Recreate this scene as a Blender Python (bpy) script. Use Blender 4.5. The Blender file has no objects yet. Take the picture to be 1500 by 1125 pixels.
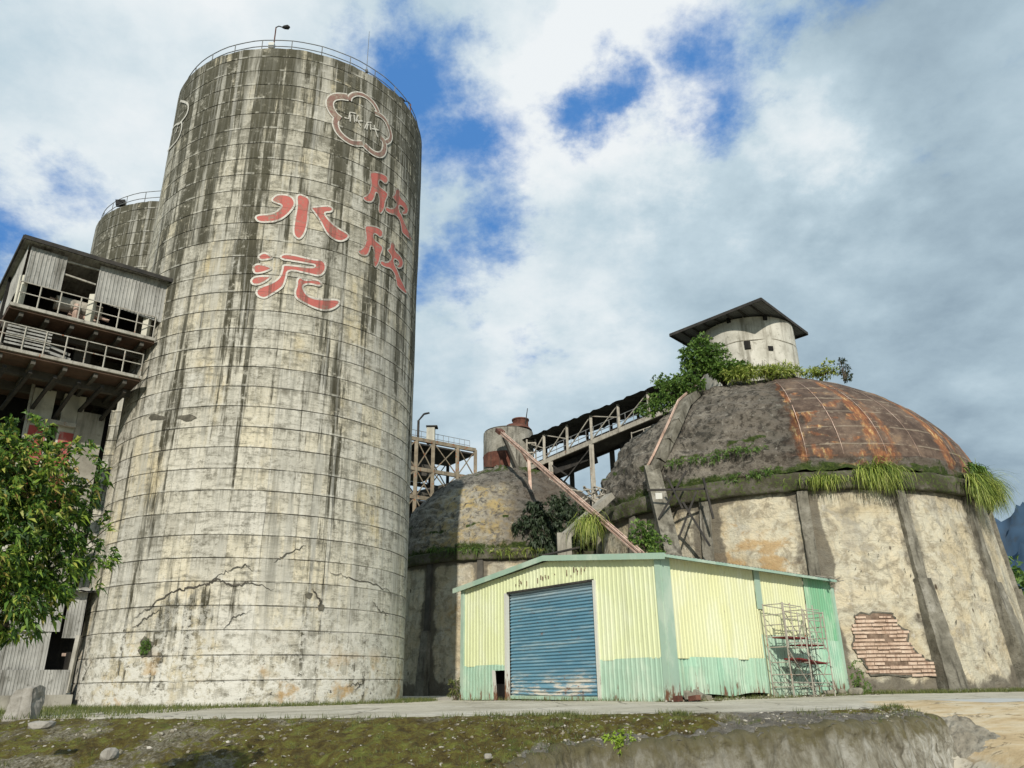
import bpy, bmesh, math, random
from mathutils import Vector, noise
random.seed(7)
sc = bpy.context.scene
COL = sc.collection
R_ = math.radians
# ------------------------------------------------------------------ survey camera (used to turn measured sight lines into world points)
TH, RO, FP, EYE = R_(21.4), .015, 1130., .5
c_, s_ = math.cos(TH), math.sin(TH)
U0 = Vector((0, -s_, c_)); FW = Vector((0, c_, s_)); R0 = Vector((1, 0, 0))
RT = R0*math.cos(RO) - U0*math.sin(RO); UP = R0*math.sin(RO) + U0*math.cos(RO)
def ray(px, py): return FW + RT*((px-750)/FP) + UP*((562.5-py)/FP)
def at_d(px, py, d):
    r = ray(px, py); t = d/math.hypot(r.x, r.y); return Vector((r.x*t, r.y*t, r.z*t+EYE))
def at_z(px, py, z):
    r = ray(px, py); t = (z-EYE)/r.z; return Vector((r.x*t, r.y*t, z))
def on_plane(px, py, P, Q):
    r = ray(px, py); n = (-(Q[1]-P[1]), Q[0]-P[0]); t = (n[0]*P[0]+n[1]*P[1])/(n[0]*r.x+n[1]*r.y)
    return Vector((r.x*t, r.y*t, r.z*t+EYE))
def on_rev(px, py, C, rad):
    """first hit of a sight line with the surface of revolution rad(z) about C -> (angle, z)"""
    r = ray(px, py); h = math.hypot(r.x, r.y); r = r/h; D = math.hypot(*C); best = None; t = D-16
    while t < D+2:
        x, y, z = r.x*t, r.y*t, r.z*t+EYE
        q = math.hypot(x-C[0], y-C[1])-rad(z)
        if best is None or q < best[0]: best = (q, x, y, z)
        if q <= 0: break
        t += .02
    q, x, y, z = best
    f = (C[0]/D, C[1]/D); dx, dy = x-C[0], y-C[1]
    return math.atan2(dx*f[1]-dy*f[0], -(dx*f[0]+dy*f[1])), z
def rp(C, r, b, z):
    D = math.hypot(*C); f = (C[0]/D, C[1]/D)
    return Vector((C[0]+r*(math.sin(b)*f[1]-math.cos(b)*f[0]), C[1]+r*(-math.sin(b)*f[0]-math.cos(b)*f[1]), z))
def fbm(x, y, z, o=4):
    return noise.fractal(Vector((x, y, z)), 1.0, 2.0, o)
def lerp(a, b, t): return a+(b-a)*t
def sstep(a, b, x):
    t = max(0, min(1, (x-a)/(b-a))); return t*t*(3-2*t)
def interp(tab, x):
    if x <= tab[0][0]: return tab[0][1]
    for (x0, y0), (x1, y1) in zip(tab, tab[1:]):
        if x <= x1: return lerp(y0, y1, (x-x0)/(x1-x0))
    return tab[-1][1]
# ------------------------------------------------------------------ object helpers
def tag(o, label=None, cat=None, group=None, kind=None):
    for k, v in (('label', label), ('category', cat), ('group', group), ('kind', kind)):
        if v: o[k] = v
    return o
def thing(name, loc, label, cat, group=None):
    o = bpy.data.objects.new(name, None); COL.objects.link(o); o.location = loc; o.empty_display_size = .3
    return tag(o, label, cat, group)
def wloc(o):
    v = Vector(o.location)
    while o.parent: o = o.parent; v += o.location
    return v
class MB:
    def __init__(s): s.v = []; s.f = []; s.uv = {}; s.at = {}; s.st = []
    def add(s, vs, fs):
        n = len(s.v); s.st.append((n, len(s.f))); s.v += [tuple(v) for v in vs]; s.f += [tuple(i+n for i in f) for f in fs]; return n
    def box(s, c, sz, ax=(1, 0, 0), up=(0, 0, 1)):
        X = Vector(ax).normalized(); Z = Vector(up); Z = (Z-X*Z.dot(X)).normalized(); Y = Z.cross(X)
        c = Vector(c); vs = [c+X*(i*sz[0]/2)+Y*(j*sz[1]/2)+Z*(k*sz[2]/2) for i in (-1, 1) for j in (-1, 1) for k in (-1, 1)]
        s.add(vs, [(0, 1, 3, 2), (4, 6, 7, 5), (0, 4, 5, 1), (2, 3, 7, 6), (0, 2, 6, 4), (1, 5, 7, 3)]); return s
    def beam(s, p, q, w, h=None, up=(0, 0, 1)):
        p, q = Vector(p), Vector(q); d = q-p
        if abs(d.normalized().dot(Vector(up))) > .98: up = (0, 1, 0)
        return s.box((p+q)/2, (d.length, w, h or w), d, up)
    def tube(s, p, q, r, r2=None, n=8, cap=True):
        p, q = Vector(p), Vector(q); d = (q-p).normalized(); a = d.orthogonal().normalized(); b = d.cross(a); r2 = r if r2 is None else r2
        vs = [p+(a*math.cos(2*math.pi*i/n)+b*math.sin(2*math.pi*i/n))*r for i in range(n)]+[q+(a*math.cos(2*math.pi*i/n)+b*math.sin(2*math.pi*i/n))*r2 for i in range(n)]
        fs = [(i, (i+1) % n, n+(i+1) % n, n+i) for i in range(n)]
        if cap: fs += [tuple(range(n-1, -1, -1)), tuple(range(n, 2*n))]
        s.add(vs, fs); return s
    def path(s, pts, rs, n=7):
        for i in range(len(pts)-1): s.tube(pts[i], pts[i+1], rs[i], rs[i+1], n, cap=(i in (0, len(pts)-2)))
        return s
    def quad(s, a, b, c, d): s.add([a, b, c, d], [(0, 1, 2, 3)]); return s
    def each(s, name, m, parent=None):
        r = []
        for i, (v0, f0) in enumerate(s.st):
            v1, f1 = s.st[i+1] if i+1 < len(s.st) else (len(s.v), len(s.f)); b = MB(); b.v = s.v[v0:v1]; b.f = [tuple(k-v0 for k in f) for f in s.f[f0:f1]]; r.append(b.build(name, m, parent))
        return r
    def build(s, name, m, parent=None, smooth=False, jit=0):
        me = bpy.data.meshes.new(name); off = wloc(parent) if parent else Vector((0, 0, 0))
        me.from_pydata([(v[0]-off.x, v[1]-off.y, v[2]-off.z) for v in s.v], [], s.f)
        if s.uv:
            l = me.uv_layers.new(name='UVMap'); vi = [0]*len(me.loops); me.loops.foreach_get('vertex_index', vi)
            fl = []
            for i in vi: fl += s.uv.get(i, (0, 0))
            l.data.foreach_set('uv', fl)
        if s.at:
            a = me.color_attributes.new('mask', 'FLOAT_COLOR', 'POINT'); fl = []
            for i in range(len(s.v)): fl += list(s.at.get(i, (0, 0, 0)))+[1]
            a.data.foreach_set('color', fl)
        if smooth: me.polygons.foreach_set('use_smooth', [True]*len(me.polygons))
        me.validate(); me.update()
        o = bpy.data.objects.new(name, me); COL.objects.link(o); me.materials.append(MAT[m] if isinstance(m, str) else m)
        if parent: o.parent = parent
        return o
def grid(fn, nu, nv, closed=False, uvf=None, atf=None):
    b = MB(); w = nu if closed else nu+1
    for j in range(nv+1):
        for i in range(w):
            k = len(b.v); b.v.append(tuple(fn(i/nu, j/nv)))
            if uvf: b.uv[k] = uvf(i/nu, j/nv)
            if atf: b.at[k] = atf(i/nu, j/nv)
    for j in range(nv):
        for i in range(nu):
            i2 = (i+1) % w; b.f.append((j*w+i, j*w+i2, (j+1)*w+i2, (j+1)*w+i))
    return b
# ------------------------------------------------------------------ material helpers
class G:
    def __init__(s, name=None, world=None):
        if world: s.t = world.node_tree
        else:
            s.mat = bpy.data.materials.new(name); s.mat.use_nodes = True; s.t = s.mat.node_tree
        s.t.nodes.clear()
    def n(s, typ, **kw):
        nd = s.t.nodes.new(typ)
        for k, v in kw.items(): setattr(nd, k, v)
        return nd
    def set(s, sock, v):
        if isinstance(v, bpy.types.NodeSocket): s.t.links.new(v, sock)
        elif isinstance(v, (tuple, list)) and sock.type == 'RGBA': sock.default_value = tuple(v)+((1,) if len(v) == 3 else ())
        else: sock.default_value = v
    def m(s, op, a, b=0., c=0., clamp=False):
        nd = s.n('ShaderNodeMath', operation=op, use_clamp=clamp); s.set(nd.inputs[0], a); s.set(nd.inputs[1], b); s.set(nd.inputs[2], c); return nd.outputs[0]
    def vm(s, op, a, b=(0, 0, 0), out=0):
        nd = s.n('ShaderNodeVectorMath', operation=op); s.set(nd.inputs[0], a); s.set(nd.inputs[1], b); return nd.outputs[out]
    def mix(s, f, a, b, blend='MIX'):
        nd = s.n('ShaderNodeMix', data_type='RGBA', blend_type=blend); s.set(nd.inputs[0], f); s.set(nd.inputs[6], a); s.set(nd.inputs[7], b); return nd.outputs[2]
    def noise(s, vec, sc=1., det=4., ro=.55, dist=0., out=0):
        nd = s.n('ShaderNodeTexNoise'); s.set(nd.inputs['Vector'], vec); s.set(nd.inputs['Scale'], sc); s.set(nd.inputs['Detail'], det); s.set(nd.inputs['Roughness'], ro); s.set(nd.inputs['Distortion'], dist); return nd.outputs[out]
    def vor(s, vec, sc=1., feat='F1', out='Distance'):
        nd = s.n('ShaderNodeTexVoronoi', feature=feat); s.set(nd.inputs['Vector'], vec); s.set(nd.inputs['Scale'], sc); return nd.outputs[out]
    def wn(s, vec):
        nd = s.n('ShaderNodeTexWhiteNoise', noise_dimensions='3D'); s.set(nd.inputs['Vector'], vec); return nd.outputs[0]
    def ramp(s, f, st, interp='LINEAR'):
        nd = s.n('ShaderNodeValToRGB'); nd.color_ramp.interpolation = interp; e = nd.color_ramp.elements
        while len(e) < len(st): e.new(.5)
        for x, (p, c) in zip(e, st):
            x.position = p; x.color = tuple(c)+(1,) if isinstance(c, (tuple, list)) else (c, c, c, 1)
        s.set(nd.inputs[0], f); return nd.outputs[0]
    def ss(s, a, b, x):
        nd = s.n('ShaderNodeMapRange', interpolation_type='SMOOTHSTEP'); s.set(nd.inputs[0], x); s.set(nd.inputs[1], a); s.set(nd.inputs[2], b); return nd.outputs[0]
    def uv(s): return s.n('ShaderNodeTexCoord').outputs['UV']
    def pos(s): return s.n('ShaderNodeNewGeometry').outputs['Position']
    def nor(s): return s.n('ShaderNodeNewGeometry').outputs['Normal']
    def isl(s): return s.n('ShaderNodeNewGeometry').outputs['Random Per Island']
    def sep(s, v):
        nd = s.n('ShaderNodeSeparateXYZ'); s.set(nd.inputs[0], v); return nd.outputs
    def comb(s, x=0., y=0., z=0.):
        nd = s.n('ShaderNodeCombineXYZ'); s.set(nd.inputs[0], x); s.set(nd.inputs[1], y); s.set(nd.inputs[2], z); return nd.outputs[0]
    def attr(s):
        nd = s.n('ShaderNodeAttribute', attribute_name='mask'); return s.sep(nd.outputs['Color'])
    def end(s, col, rough=.9, bump=None, bs=.5, bd=.05, metal=0., trans=0., spec=.3):
        b = s.n('ShaderNodeBsdfPrincipled'); s.set(b.inputs['Base Color'], col); s.set(b.inputs['Roughness'], rough); s.set(b.inputs['Metallic'], metal); s.set(b.inputs['Specular IOR Level'], spec)
        if bump is not None:
            n = s.n('ShaderNodeBump'); s.set(n.inputs['Height'], bump); s.set(n.inputs['Strength'], bs); s.set(n.inputs['Distance'], bd); s.t.links.new(n.outputs[0], b.inputs['Normal'])
        sh = b.outputs[0]
        if trans:
            tr = s.n('ShaderNodeBsdfTranslucent'); s.set(tr.inputs[0], col); mx = s.n('ShaderNodeMixShader'); mx.inputs[0].default_value = trans
            s.t.links.new(sh, mx.inputs[1]); s.t.links.new(tr.outputs[0], mx.inputs[2]); sh = mx.outputs[0]
        o = s.n('ShaderNodeOutputMaterial'); s.t.links.new(sh, o.inputs[0]); return s.mat
MAT = {}
def sub(g, a, b): return g.m('SUBTRACT', a, b)
# --- silo concrete: pour rings, board panels, rain streaks
def silo_mat(name, H, darkness=0.):
    g = G(name); uv = g.uv(); x, y, _ = g.sep(uv); at_ = g.attr()
    wob = g.m('MULTIPLY', sub(g, g.noise(uv, .35, 3), .5), .10); y2 = g.m('ADD', y, wob)
    pu, pv = g.m('DIVIDE', x, 1.165), g.m('DIVIDE', y2, .80)
    cu, cv = g.m('FLOOR', pu), g.m('FLOOR', pv)
    pr = g.wn(g.comb(cu, cv, 3.)); cr = g.wn(g.comb(cu, 5., 1.)); pr2 = g.wn(g.comb(cu, g.m('FLOOR', g.m('DIVIDE', cv, 3.)), 9.))
    base = g.ramp(pr, [(0, (.42, .395, .325)), (.3, (.54, .51, .42)), (.55, (.61, .555, .42)), (.75, (.56, .54, .475)), (1, (.66, .58, .40))])
    base = g.mix(g.m('MULTIPLY', pr2, .5), base, (.48, .47, .425))
    yel = g.ss(.52, .7, g.noise(g.comb(g.m('MULTIPLY', x, .5), g.m('MULTIPLY', y, .22), 0.), 1., 4, .6))
    base = g.mix(g.m('MULTIPLY', yel, .6), base, (.60, .47, .22))
    # horizontal grime inside each pour
    hg = g.noise(g.comb(g.m('MULTIPLY', x, .9), g.m('MULTIPLY', y, 4.5), 1.), 1., 6, .7)
    base = g.mix(g.ss(.48, .72, hg), base, (.16, .15, .115))
    sp = g.noise(g.comb(x, y, 7.), 2.2, 8, .75); base = g.mix(g.m('MULTIPLY', g.ss(.54, .66, sp), .7), base, (.13, .12, .09))
    base = g.mix(g.m('MULTIPLY', g.ss(.56, .68, g.noise(g.comb(x, y, 17.), 3.1, 8, .75)), .6), base, (.68, .65, .56))
    # rain streaks, heavier at the top
    t = g.m('DIVIDE', y, H); top = g.m('ADD', g.m('MULTIPLY', g.m('POWER', t, 1.7), .205), -.018)
    # blotches that stop at each pour line
    cell = g.noise(g.comb(g.m('MULTIPLY', x, 1.35), g.m('MULTIPLY', g.m('FRACT', pv), 1.3), g.m('MULTIPLY', cv, 7.37)), 1., 7, .72)
    base = g.mix(g.m('MULTIPLY', g.ss(.55, .66, g.m('ADD', cell, g.m('MULTIPLY', t, .06))), .62), base, g.mix(sp, (.06, .055, .04), (.22, .205, .155)))
    fine = g.noise(g.comb(g.m('MULTIPLY', x, 3.5), g.m('MULTIPLY', y, 5.), 31.), 1.6, 8, .8)
    base = g.mix(g.m('MULTIPLY', g.ss(.53, .62, fine), .55), base, (.12, .11, .08)); base = g.mix(g.m('MULTIPLY', g.ss(.47, .40, fine), .35), base, (.66, .63, .54))
    st = g.noise(g.comb(g.m('MULTIPLY', x, 1.9), g.m('MULTIPLY', y, .075), 2.), 1., 7, .7)
    brk = g.m('MULTIPLY', sub(g, g.noise(g.comb(g.m('MULTIPLY', x, 2.), g.m('MULTIPLY', y, .8), 4.), 1., 5, .7), .5), .22)
    st = g.m('ADD', g.m('ADD', st, top), g.m('ADD', brk, g.m('MULTIPLY', sub(g, cr, .5), .16)))
    st = g.m('ADD', st, g.m('MULTIPLY', g.m('MULTIPLY', sub(g, g.wn(g.comb(cu, g.m('FLOOR', g.m('DIVIDE', cv, 2.)), 33.)), .5), t), .12))
    st = g.m('ADD', st, g.m('MULTIPLY', at_[0], .16))
    dk = g.ss(.555-darkness, .645-darkness, st)
    base = g.mix(g.m('MULTIPLY', dk, g.ss(.30, .46, g.noise(g.comb(x, y, 41.), 2.4, 7, .75))), base, g.mix(g.noise(uv, .9, 5), (.018, .016, .010), (.085, .078, .048)))
    base = g.mix(g.m('MULTIPLY', g.ss(.25, .95, g.m('ADD', t, darkness)), .22), base, (.15, .145, .105))
    pale = g.noise(g.comb(g.m('MULTIPLY', x, 1.3), g.m('MULTIPLY', y, .09), 21.), 1., 5, .6)
    base = g.mix(g.m('MULTIPLY', g.ss(.55, .62, pale), .7), base, g.mix(fine, (.3, .29, .25), (.56, .54, .47)))
    fvv = g.m('FRACT', pv); dr = g.noise(g.comb(g.m('MULTIPLY', x, 5.), g.m('MULTIPLY', cv, 3.1), 51.), 1., 5, .7)
    base = g.mix(g.m('MULTIPLY', g.m('MULTIPLY', g.ss(.35, 1., fvv), g.ss(.46, .6, dr)), .6), base, (.12, .11, .08))
    base = g.mix(g.m('MULTIPLY', g.m('MULTIPLY', g.ss(.16, .04, fvv), g.ss(.5, .56, g.noise(g.comb(g.m('MULTIPLY', x, 1.1), cv, 57.), 1., 5, .7))), .5), base, (.68, .66, .58))
    ls = g.noise(g.comb(g.m('MULTIPLY', x, 3.2), g.m('MULTIPLY', y, .10), 61.), 1., 8, .72)
    base = g.mix(g.m('MULTIPLY', g.ss(.5, .62, ls), .5), base, (.17, .165, .135)); base = g.mix(g.m('MULTIPLY', g.ss(.46, .36, ls), .3), base, (.66, .65, .6))
    # joints
    fv = g.m('FRACT', pv); lv = g.m('MINIMUM', fv, sub(g, 1., fv)); ln = g.m('SUBTRACT', 1., g.ss(.004, .026, lv))
    lm = g.ss(.36, .62, g.noise(g.comb(g.m('MULTIPLY', x, .9), g.m('MULTIPLY', cv, 3.3), 2.), 1., 5, .7)); ln = g.m('MULTIPLY', ln, lm)
    fu = g.m('FRACT', g.m('ADD', pu, g.m('MULTIPLY', sub(g, g.noise(g.comb(0., y, 3.), .8), .5), .05))); lu = g.m('MINIMUM', fu, sub(g, 1., fu)); lnu = g.m('SUBTRACT', 1., g.ss(.006, .026, lu))
    jr = g.noise(g.comb(cu, g.m('MULTIPLY', y, .25), 6.), 1., 3)
    base = g.mix(g.m('MULTIPLY', g.m('MULTIPLY', lnu, g.ss(.5, .6, jr)), .5), base, (.62, .6, .53))
    base = g.mix(g.m('MULTIPLY', g.m('MULTIPLY', lnu, g.ss(.5, .42, jr)), .6), base, (.06, .055, .04))
    base = g.mix(g.m('MULTIPLY', ln, .85), base, (.05, .045, .035))
    # peeling foot
    foot = g.m('MULTIPLY', g.ss(4.2, .6, g.m('ADD', y, g.m('MULTIPLY', sub(g, g.noise(uv, .5, 4), .5), 5.))), 1.)
    pe = g.noise(g.comb(x, y, 11.), 2.6, 9, .78)
    base = g.mix(g.m('MULTIPLY', foot, g.ss(.46, .54, pe)), base, (.66, .64, .57))
    base = g.mix(g.m('MULTIPLY', foot, g.ss(.6, .63, g.noise(g.comb(x, y, 15.), 3.4, 9, .75))), base, (.07, .065, .05))
    base = g.mix(g.m('MULTIPLY', g.ss(2.4, 0., y), g.ss(.55, .65, g.noise(g.comb(x, y, 19.), .8, 6, .6))), base, (.47, .31, .14))
    h = g.m('ADD', g.m('MULTIPLY', sp, .5), g.m('ADD', g.m('MULTIPLY', hg, .4), g.m('MULTIPLY', ln, -1.2)))
    h = g.m('ADD', h, g.m('MULTIPLY', pe, foot)); h = g.m('ADD', h, g.m('MULTIPLY', pr, .35))
    h = g.m('ADD', h, g.m('MULTIPLY', fine, .6)); return g.end(base, .93, h, 1., .06)
MAT['silo'] = silo_mat('silo_concrete', 27.7)
MAT['silo_back'] = silo_mat('silo_concrete_dark', 27.7, .07)
# --- rough dome shell
def dome_mat(name, c0, c1, c2, yellow):
    g = G(name); p = g.pos(); r, mo, ye = g.attr()[:3]
    n1 = g.noise(p, .55, 8, .68, .4); n2 = g.noise(p, 2.4, 8, .75); n3 = g.noise(p, 7., 5, .7)
    b = g.ramp(n1, [(.3, c0), (.48, c1), (.62, c2), (.75, (.46, .43, .37))])
    b = g.mix(g.m('MULTIPLY', g.ss(.5, .58, n2), .85), b, (.045, .042, .034)); b = g.mix(g.m('MULTIPLY', g.ss(.53, .62, g.noise(g.vm('MULTIPLY', p, (1., 1., 2.2)), 1.1, 8, .75, .8)), .7), b, (.06, .055, .045)); b = g.mix(g.m('MULTIPLY', g.ss(.57, .66, g.noise(p, 3.3, 7, .75, .3)), .7), b, (.50, .47, .40))
    b = g.mix(g.m('MULTIPLY', g.m('MULTIPLY', ye, g.ss(.6, .46, g.noise(p, 2.1, 9, .78, .6))), .88), b, g.mix(g.ss(.4, .6, g.noise(p, 1.1, 6, .7)), yellow, (.56, .52, .42)))
    # rust coated plates
    uvx, uvy, _ = g.sep(g.uv())
    pl = g.ramp(g.noise(p, .9, 7, .7), [(.3, (.045, .03, .024)), (.46, (.085, .056, .042)), (.58, (.15, .105, .078)), (.7, (.24, .16, .1))])
    fy = g.m('FRACT', g.m('DIVIDE', uvy, 1.05)); seam = g.m('MULTIPLY', sub(g, 1., g.ss(0., .07, g.m('ADD', fy, g.m('MULTIPLY', sub(g, n2, .5), .1)))), g.ss(.36, .48, g.noise(p, 1.5, 4)))
    pl = g.mix(g.m('MULTIPLY', seam, .5), pl, (.46, .40, .30))
    pl = g.mix(g.m('MULTIPLY', g.ss(.56, .64, g.noise(g.vm('MULTIPLY', p, (1., 1., 2.)), 2.3, 8, .75)), .55), pl, (.33, .27, .2))
    b = g.mix(g.m('MULTIPLY', g.ss(-6., 4., uvx), g.m('MULTIPLY', g.ss(.33, .58, n1), .7)), b, (.105, .078, .058))
    rr = g.m('MULTIPLY', g.ss(.25, .85, g.m('ADD', r, g.m('MULTIPLY', sub(g, g.noise(p, 1.6, 9, .78), .5), 1.5))), .93)
    b = g.mix(rr, b, pl)
    g2 = g.n('ShaderNodeAttribute', attribute_name='mask2'); o1 = g.sep(g2.outputs['Color'])
    on = g.noise(g.comb(g.m('MULTIPLY', uvx, 3.4), g.m('MULTIPLY', uvy, 1.), 0.), 1., 8, .74)
    oc = g.ramp(on, [(.3, (.10, .042, .025)), (.46, (.20, .08, .04)), (.54, (.34, .145, .06)), (.6, (.56, .38, .16)), (.68, (.66, .58, .4))])
    b = g.mix(g.m('MULTIPLY', g.ss(.25, .75, g.m('ADD', o1[0], g.m('MULTIPLY', sub(g, g.noise(p, 2.9, 9, .78), .5), 1.5))), .9), b, oc)
    moss = g.ramp(n3, [(.3, (.02, .035, .008)), (.55, (.06, .09, .018)), (.75, (.15, .17, .04))])
    b = g.mix(g.ss(.35, .6, g.m('ADD', mo, g.m('MULTIPLY', sub(g, n2, .5), 1.2))), b, moss)
    h = g.m('ADD', g.m('MULTIPLY', n2, 1.5), g.m('MULTIPLY', n3, .5)); h = g.m('MULTIPLY', h, sub(g, 1., g.m('MULTIPLY', rr, .8)))
    return g.end(b, .95, h, 1., .22)
MAT['dome_near'] = dome_mat('dome_shell_grey', (.125, .112, .09), (.23, .205, .168), (.36, .325, .265), (.46, .36, .2))
MAT['dome_far'] = dome_mat('dome_shell_lichen', (.14, .132, .11), (.22, .205, .175), (.33, .31, .26), (.60, .46, .21))
# --- rendered drum wall
def wall_mat(name, sh=0.):
    g = G(name); p = g.pos(); x, y, _ = g.sep(g.uv()); dk, org, _b = g.attr()[:3]
    n1 = g.noise(p, .35, 6, .6, .3); n2 = g.noise(p, 1.6, 8, .7, .5); n3 = g.noise(p, 6., 6, .7)
    b = g.ramp(n1, [(.28, (.42, .37, .26)), (.42, (.54, .46, .31)), (.52, (.57, .53, .41)), (.62, (.62, .54, .38)), (.75, (.68, .65, .56))])
    b = g.mix(g.m('MULTIPLY', g.ss(.48, .62, n2), .7), b, (.27, .225, .155)); b = g.mix(g.m('MULTIPLY', g.ss(.52, .62, g.noise(g.vm('MULTIPLY', p, (1., 1., 1.8)), .8, 9, .75, 1.2)), .55), b, (.24, .215, .165))
    b = g.mix(g.m('MULTIPLY', g.ss(.5, .6, g.noise(g.vm('MULTIPLY', p, (1.2, 1.2, .1)), 1., 7, .7)), .4), b, (.2, .185, .15)); b = g.mix(g.m('MULTIPLY', g.ss(.53, .58, g.noise(p, .55, 9, .7, .5)), .35), b, (.40, .385, .335))
    b = g.mix(g.m('MULTIPLY', g.ss(.58, .66, g.noise(p, 2.8, 7, .75)), .5), b, (.63, .60, .52))
    b = g.mix(g.m('MULTIPLY', g.ss(.2, .9, g.m('ADD', org, g.m('MULTIPLY', sub(g, g.noise(p, 2.2, 9, .75, 1.), .5), 2.6))), .75), b, g.mix(n3, (.36, .2, .08), (.52, .36, .16)))
    v = g.vor(g.vm('MULTIPLY', p, (1., 1., .55)), 1.3, 'F1'); b = g.mix(g.m('MULTIPLY', g.ss(.13, .06, v), g.ss(.45, .55, n1)), b, (.08, .06, .04))
    ln = g.m('SUBTRACT', 1., g.ss(0., .02, g.m('FRACT', g.m('DIVIDE', g.m('ADD', y, g.m('MULTIPLY', n1, .12)), 1.35)))); b = g.mix(g.m('MULTIPLY', ln, .45), b, (.12, .1, .07))
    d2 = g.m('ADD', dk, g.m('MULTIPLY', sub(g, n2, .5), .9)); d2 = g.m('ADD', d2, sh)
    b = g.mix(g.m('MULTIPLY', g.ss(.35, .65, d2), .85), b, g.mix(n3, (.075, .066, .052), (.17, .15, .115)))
    return g.end(b, .93, g.m('ADD', g.m('MULTIPLY', n2, 1.3), g.m('MULTIPLY', n3, .4)), 1., .14)
MAT['drum'] = wall_mat('drum_render'); MAT['drum_dark'] = wall_mat('drum_render_stained', .17)
def rough_mat(name, cols, scale=1.2, rust=None, bs=.6, bd=.03, rough=.92, stain=(.05, .045, .035), sa=.5):
    g = G(name); p = g.pos(); n1 = g.noise(p, scale, 7, .65); n2 = g.noise(p, scale*5, 6, .7)
    k = len(cols); b = g.ramp(n1, [(.3+.45*i/max(1, k-1), c) for i, c in enumerate(cols)])
    st = g.noise(g.vm('MULTIPLY', p, (1.4, 1.4, .12)), scale*1.6, 6, .65)
    b = g.mix(g.m('MULTIPLY', g.ss(.5, .68, st), sa), b, stain)
    b = g.mix(g.m('MULTIPLY', g.ss(.55, .68, n2), sa*.7), b, stain)
    if rust: b = g.mix(g.ss(rust, rust+.07, g.noise(p, scale*1.7, 8, .7)), b, g.mix(n2, (.12, .035, .012), (.36, .13, .045)))
    return g.end(b, rough, g.m('ADD', n1, n2), bs, bd)
MAT['old_concrete'] = rough_mat('old_concrete', [(.2, .185, .15), (.33, .31, .26), (.42, .40, .34)], 1.1)
MAT['dark_concrete'] = rough_mat('dark_concrete', [(.05, .047, .04), (.09, .083, .07), (.14, .13, .105)], 1.)
MAT['void'] = rough_mat('painted_interior_shade', [(.006, .006, .006), (.014, .013, .012), (.022, .02, .018)], .8)  # near-black colour stands in for deep shade inside rooms and openings
MAT['soffit'] = rough_mat('rusty_soffit', [(.05, .032, .022), (.10, .06, .04), (.15, .10, .075)], .9)
MAT['pier'] = rough_mat('pier_concrete', [(.42, .41, .33), (.55, .53, .44), (.64, .62, .54)], .5, sa=.35)
MAT['turret'] = rough_mat('turret_render', [(.36, .34, .285), (.54, .52, .45), (.64, .61, .54)], .9, sa=.75, stain=(.16, .145, .11))
MAT['turret_old'] = rough_mat('turret_concrete', [(.15, .14, .115), (.30, .285, .24), (.44, .42, .36)], 1.3, sa=.95, stain=(.05,.045,.035), bs=1., bd=.05)
MAT['rust'] = rough_mat('rust', [(.06, .024, .016), (.125, .05, .034), (.21, .10, .065)], 2.)
MAT['rust_light'] = rough_mat('pale_rusty_steel', [(.36, .23, .17), (.56, .40, .32), (.66, .54, .45)], 1.2, rust=.6)
MAT['steel'] = rough_mat('weathered_steel', [(.26, .24, .2), (.4, .37, .31), (.46, .43, .36)], 1.8, rust=.6)
MAT['steel_brown'] = rough_mat('brown_weathered_steel', [(.15, .125, .09), (.25, .21, .15), (.33, .29, .22)], 1.5, rust=.57)
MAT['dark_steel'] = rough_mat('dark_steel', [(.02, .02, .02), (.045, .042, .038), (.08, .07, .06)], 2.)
MAT['rail'] = rough_mat('rail_steel', [(.13, .14, .15), (.2, .21, .21), (.28, .27, .25)], 2.)
MAT['rail_pale'] = rough_mat('rail_pale', [(.26, .24, .2), (.38, .36, .31), (.46, .44, .39)], 2., rust=.6)
MAT['wood'] = rough_mat('red_plank', [(.12, .02, .02), (.2, .03, .03), (.25, .07, .06)], 3.)
MAT['redpaint'] = rough_mat('faded_red_paint', [(.30, .055, .05), (.36, .08, .07), (.5, .42, .38)], 1.6, sa=.2)
MAT['brick'] = rough_mat('exposed_brick', [(.40, .28, .2), (.58, .44, .34), (.66, .54, .43)], 2.4, stain=(.2, .09, .05), sa=.6)
MAT['rib'] = rough_mat('stained_rib_concrete', [(.10, .092, .07), (.21, .195, .155), (.36, .34, .29)], 1.3, sa=.8, bs=.9, bd=.06)
MAT['render_edge'] = rough_mat('render_edge', [(.36, .32, .24), (.47, .42, .32), (.54, .5, .4)], 1.5, sa=.5)
MAT['toe'] = rough_mat('eroded_concrete', [(.17, .15, .11), (.32, .29, .23), (.47, .43, .35)], 2.2, sa=.6, bs=1., bd=.06)
MAT['mortar'] = rough_mat('recessed_mortar', [(.10, .065, .045), (.2, .14, .1), (.3, .23, .17)], 3.)
MAT['crack'] = rough_mat('crack_shadow', [(.03, .027, .02), (.07, .062, .05), (.14, .125, .10)], 2.)
MAT['spall_and_shadow'] = rough_mat('spalled_hollow_and_edge_shadow', [(.06, .055, .042), (.12, .11, .085), (.2, .18, .14)], 3.)  # dark of spalled hollows, also the painted shadow line round the brick patch
MAT['spall'] = rough_mat('spalled_concrete', [(.16, .145, .115), (.25, .23, .18), (.33, .3, .24)], 2., sa=.6)
MAT['stone'] = rough_mat('stone', [(.17, .16, .135), (.3, .28, .245), (.42, .40, .36)], 3., sa=.4)
def chips_mat():
    g = G('stone_chips'); i = g.isl(); n = g.noise(g.pos(), 9., 5, .7); c = g.ramp(i, [(0, (.10, .085, .06)), (.35, (.24, .21, .15)), (.7, (.34, .31, .25)), (.95, (.48, .45, .39))]); c = g.mix(g.ss(.45, .6, n), c, (.09, .08, .045)); return g.end(c, .95)
MAT['chips'] = chips_mat()
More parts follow.
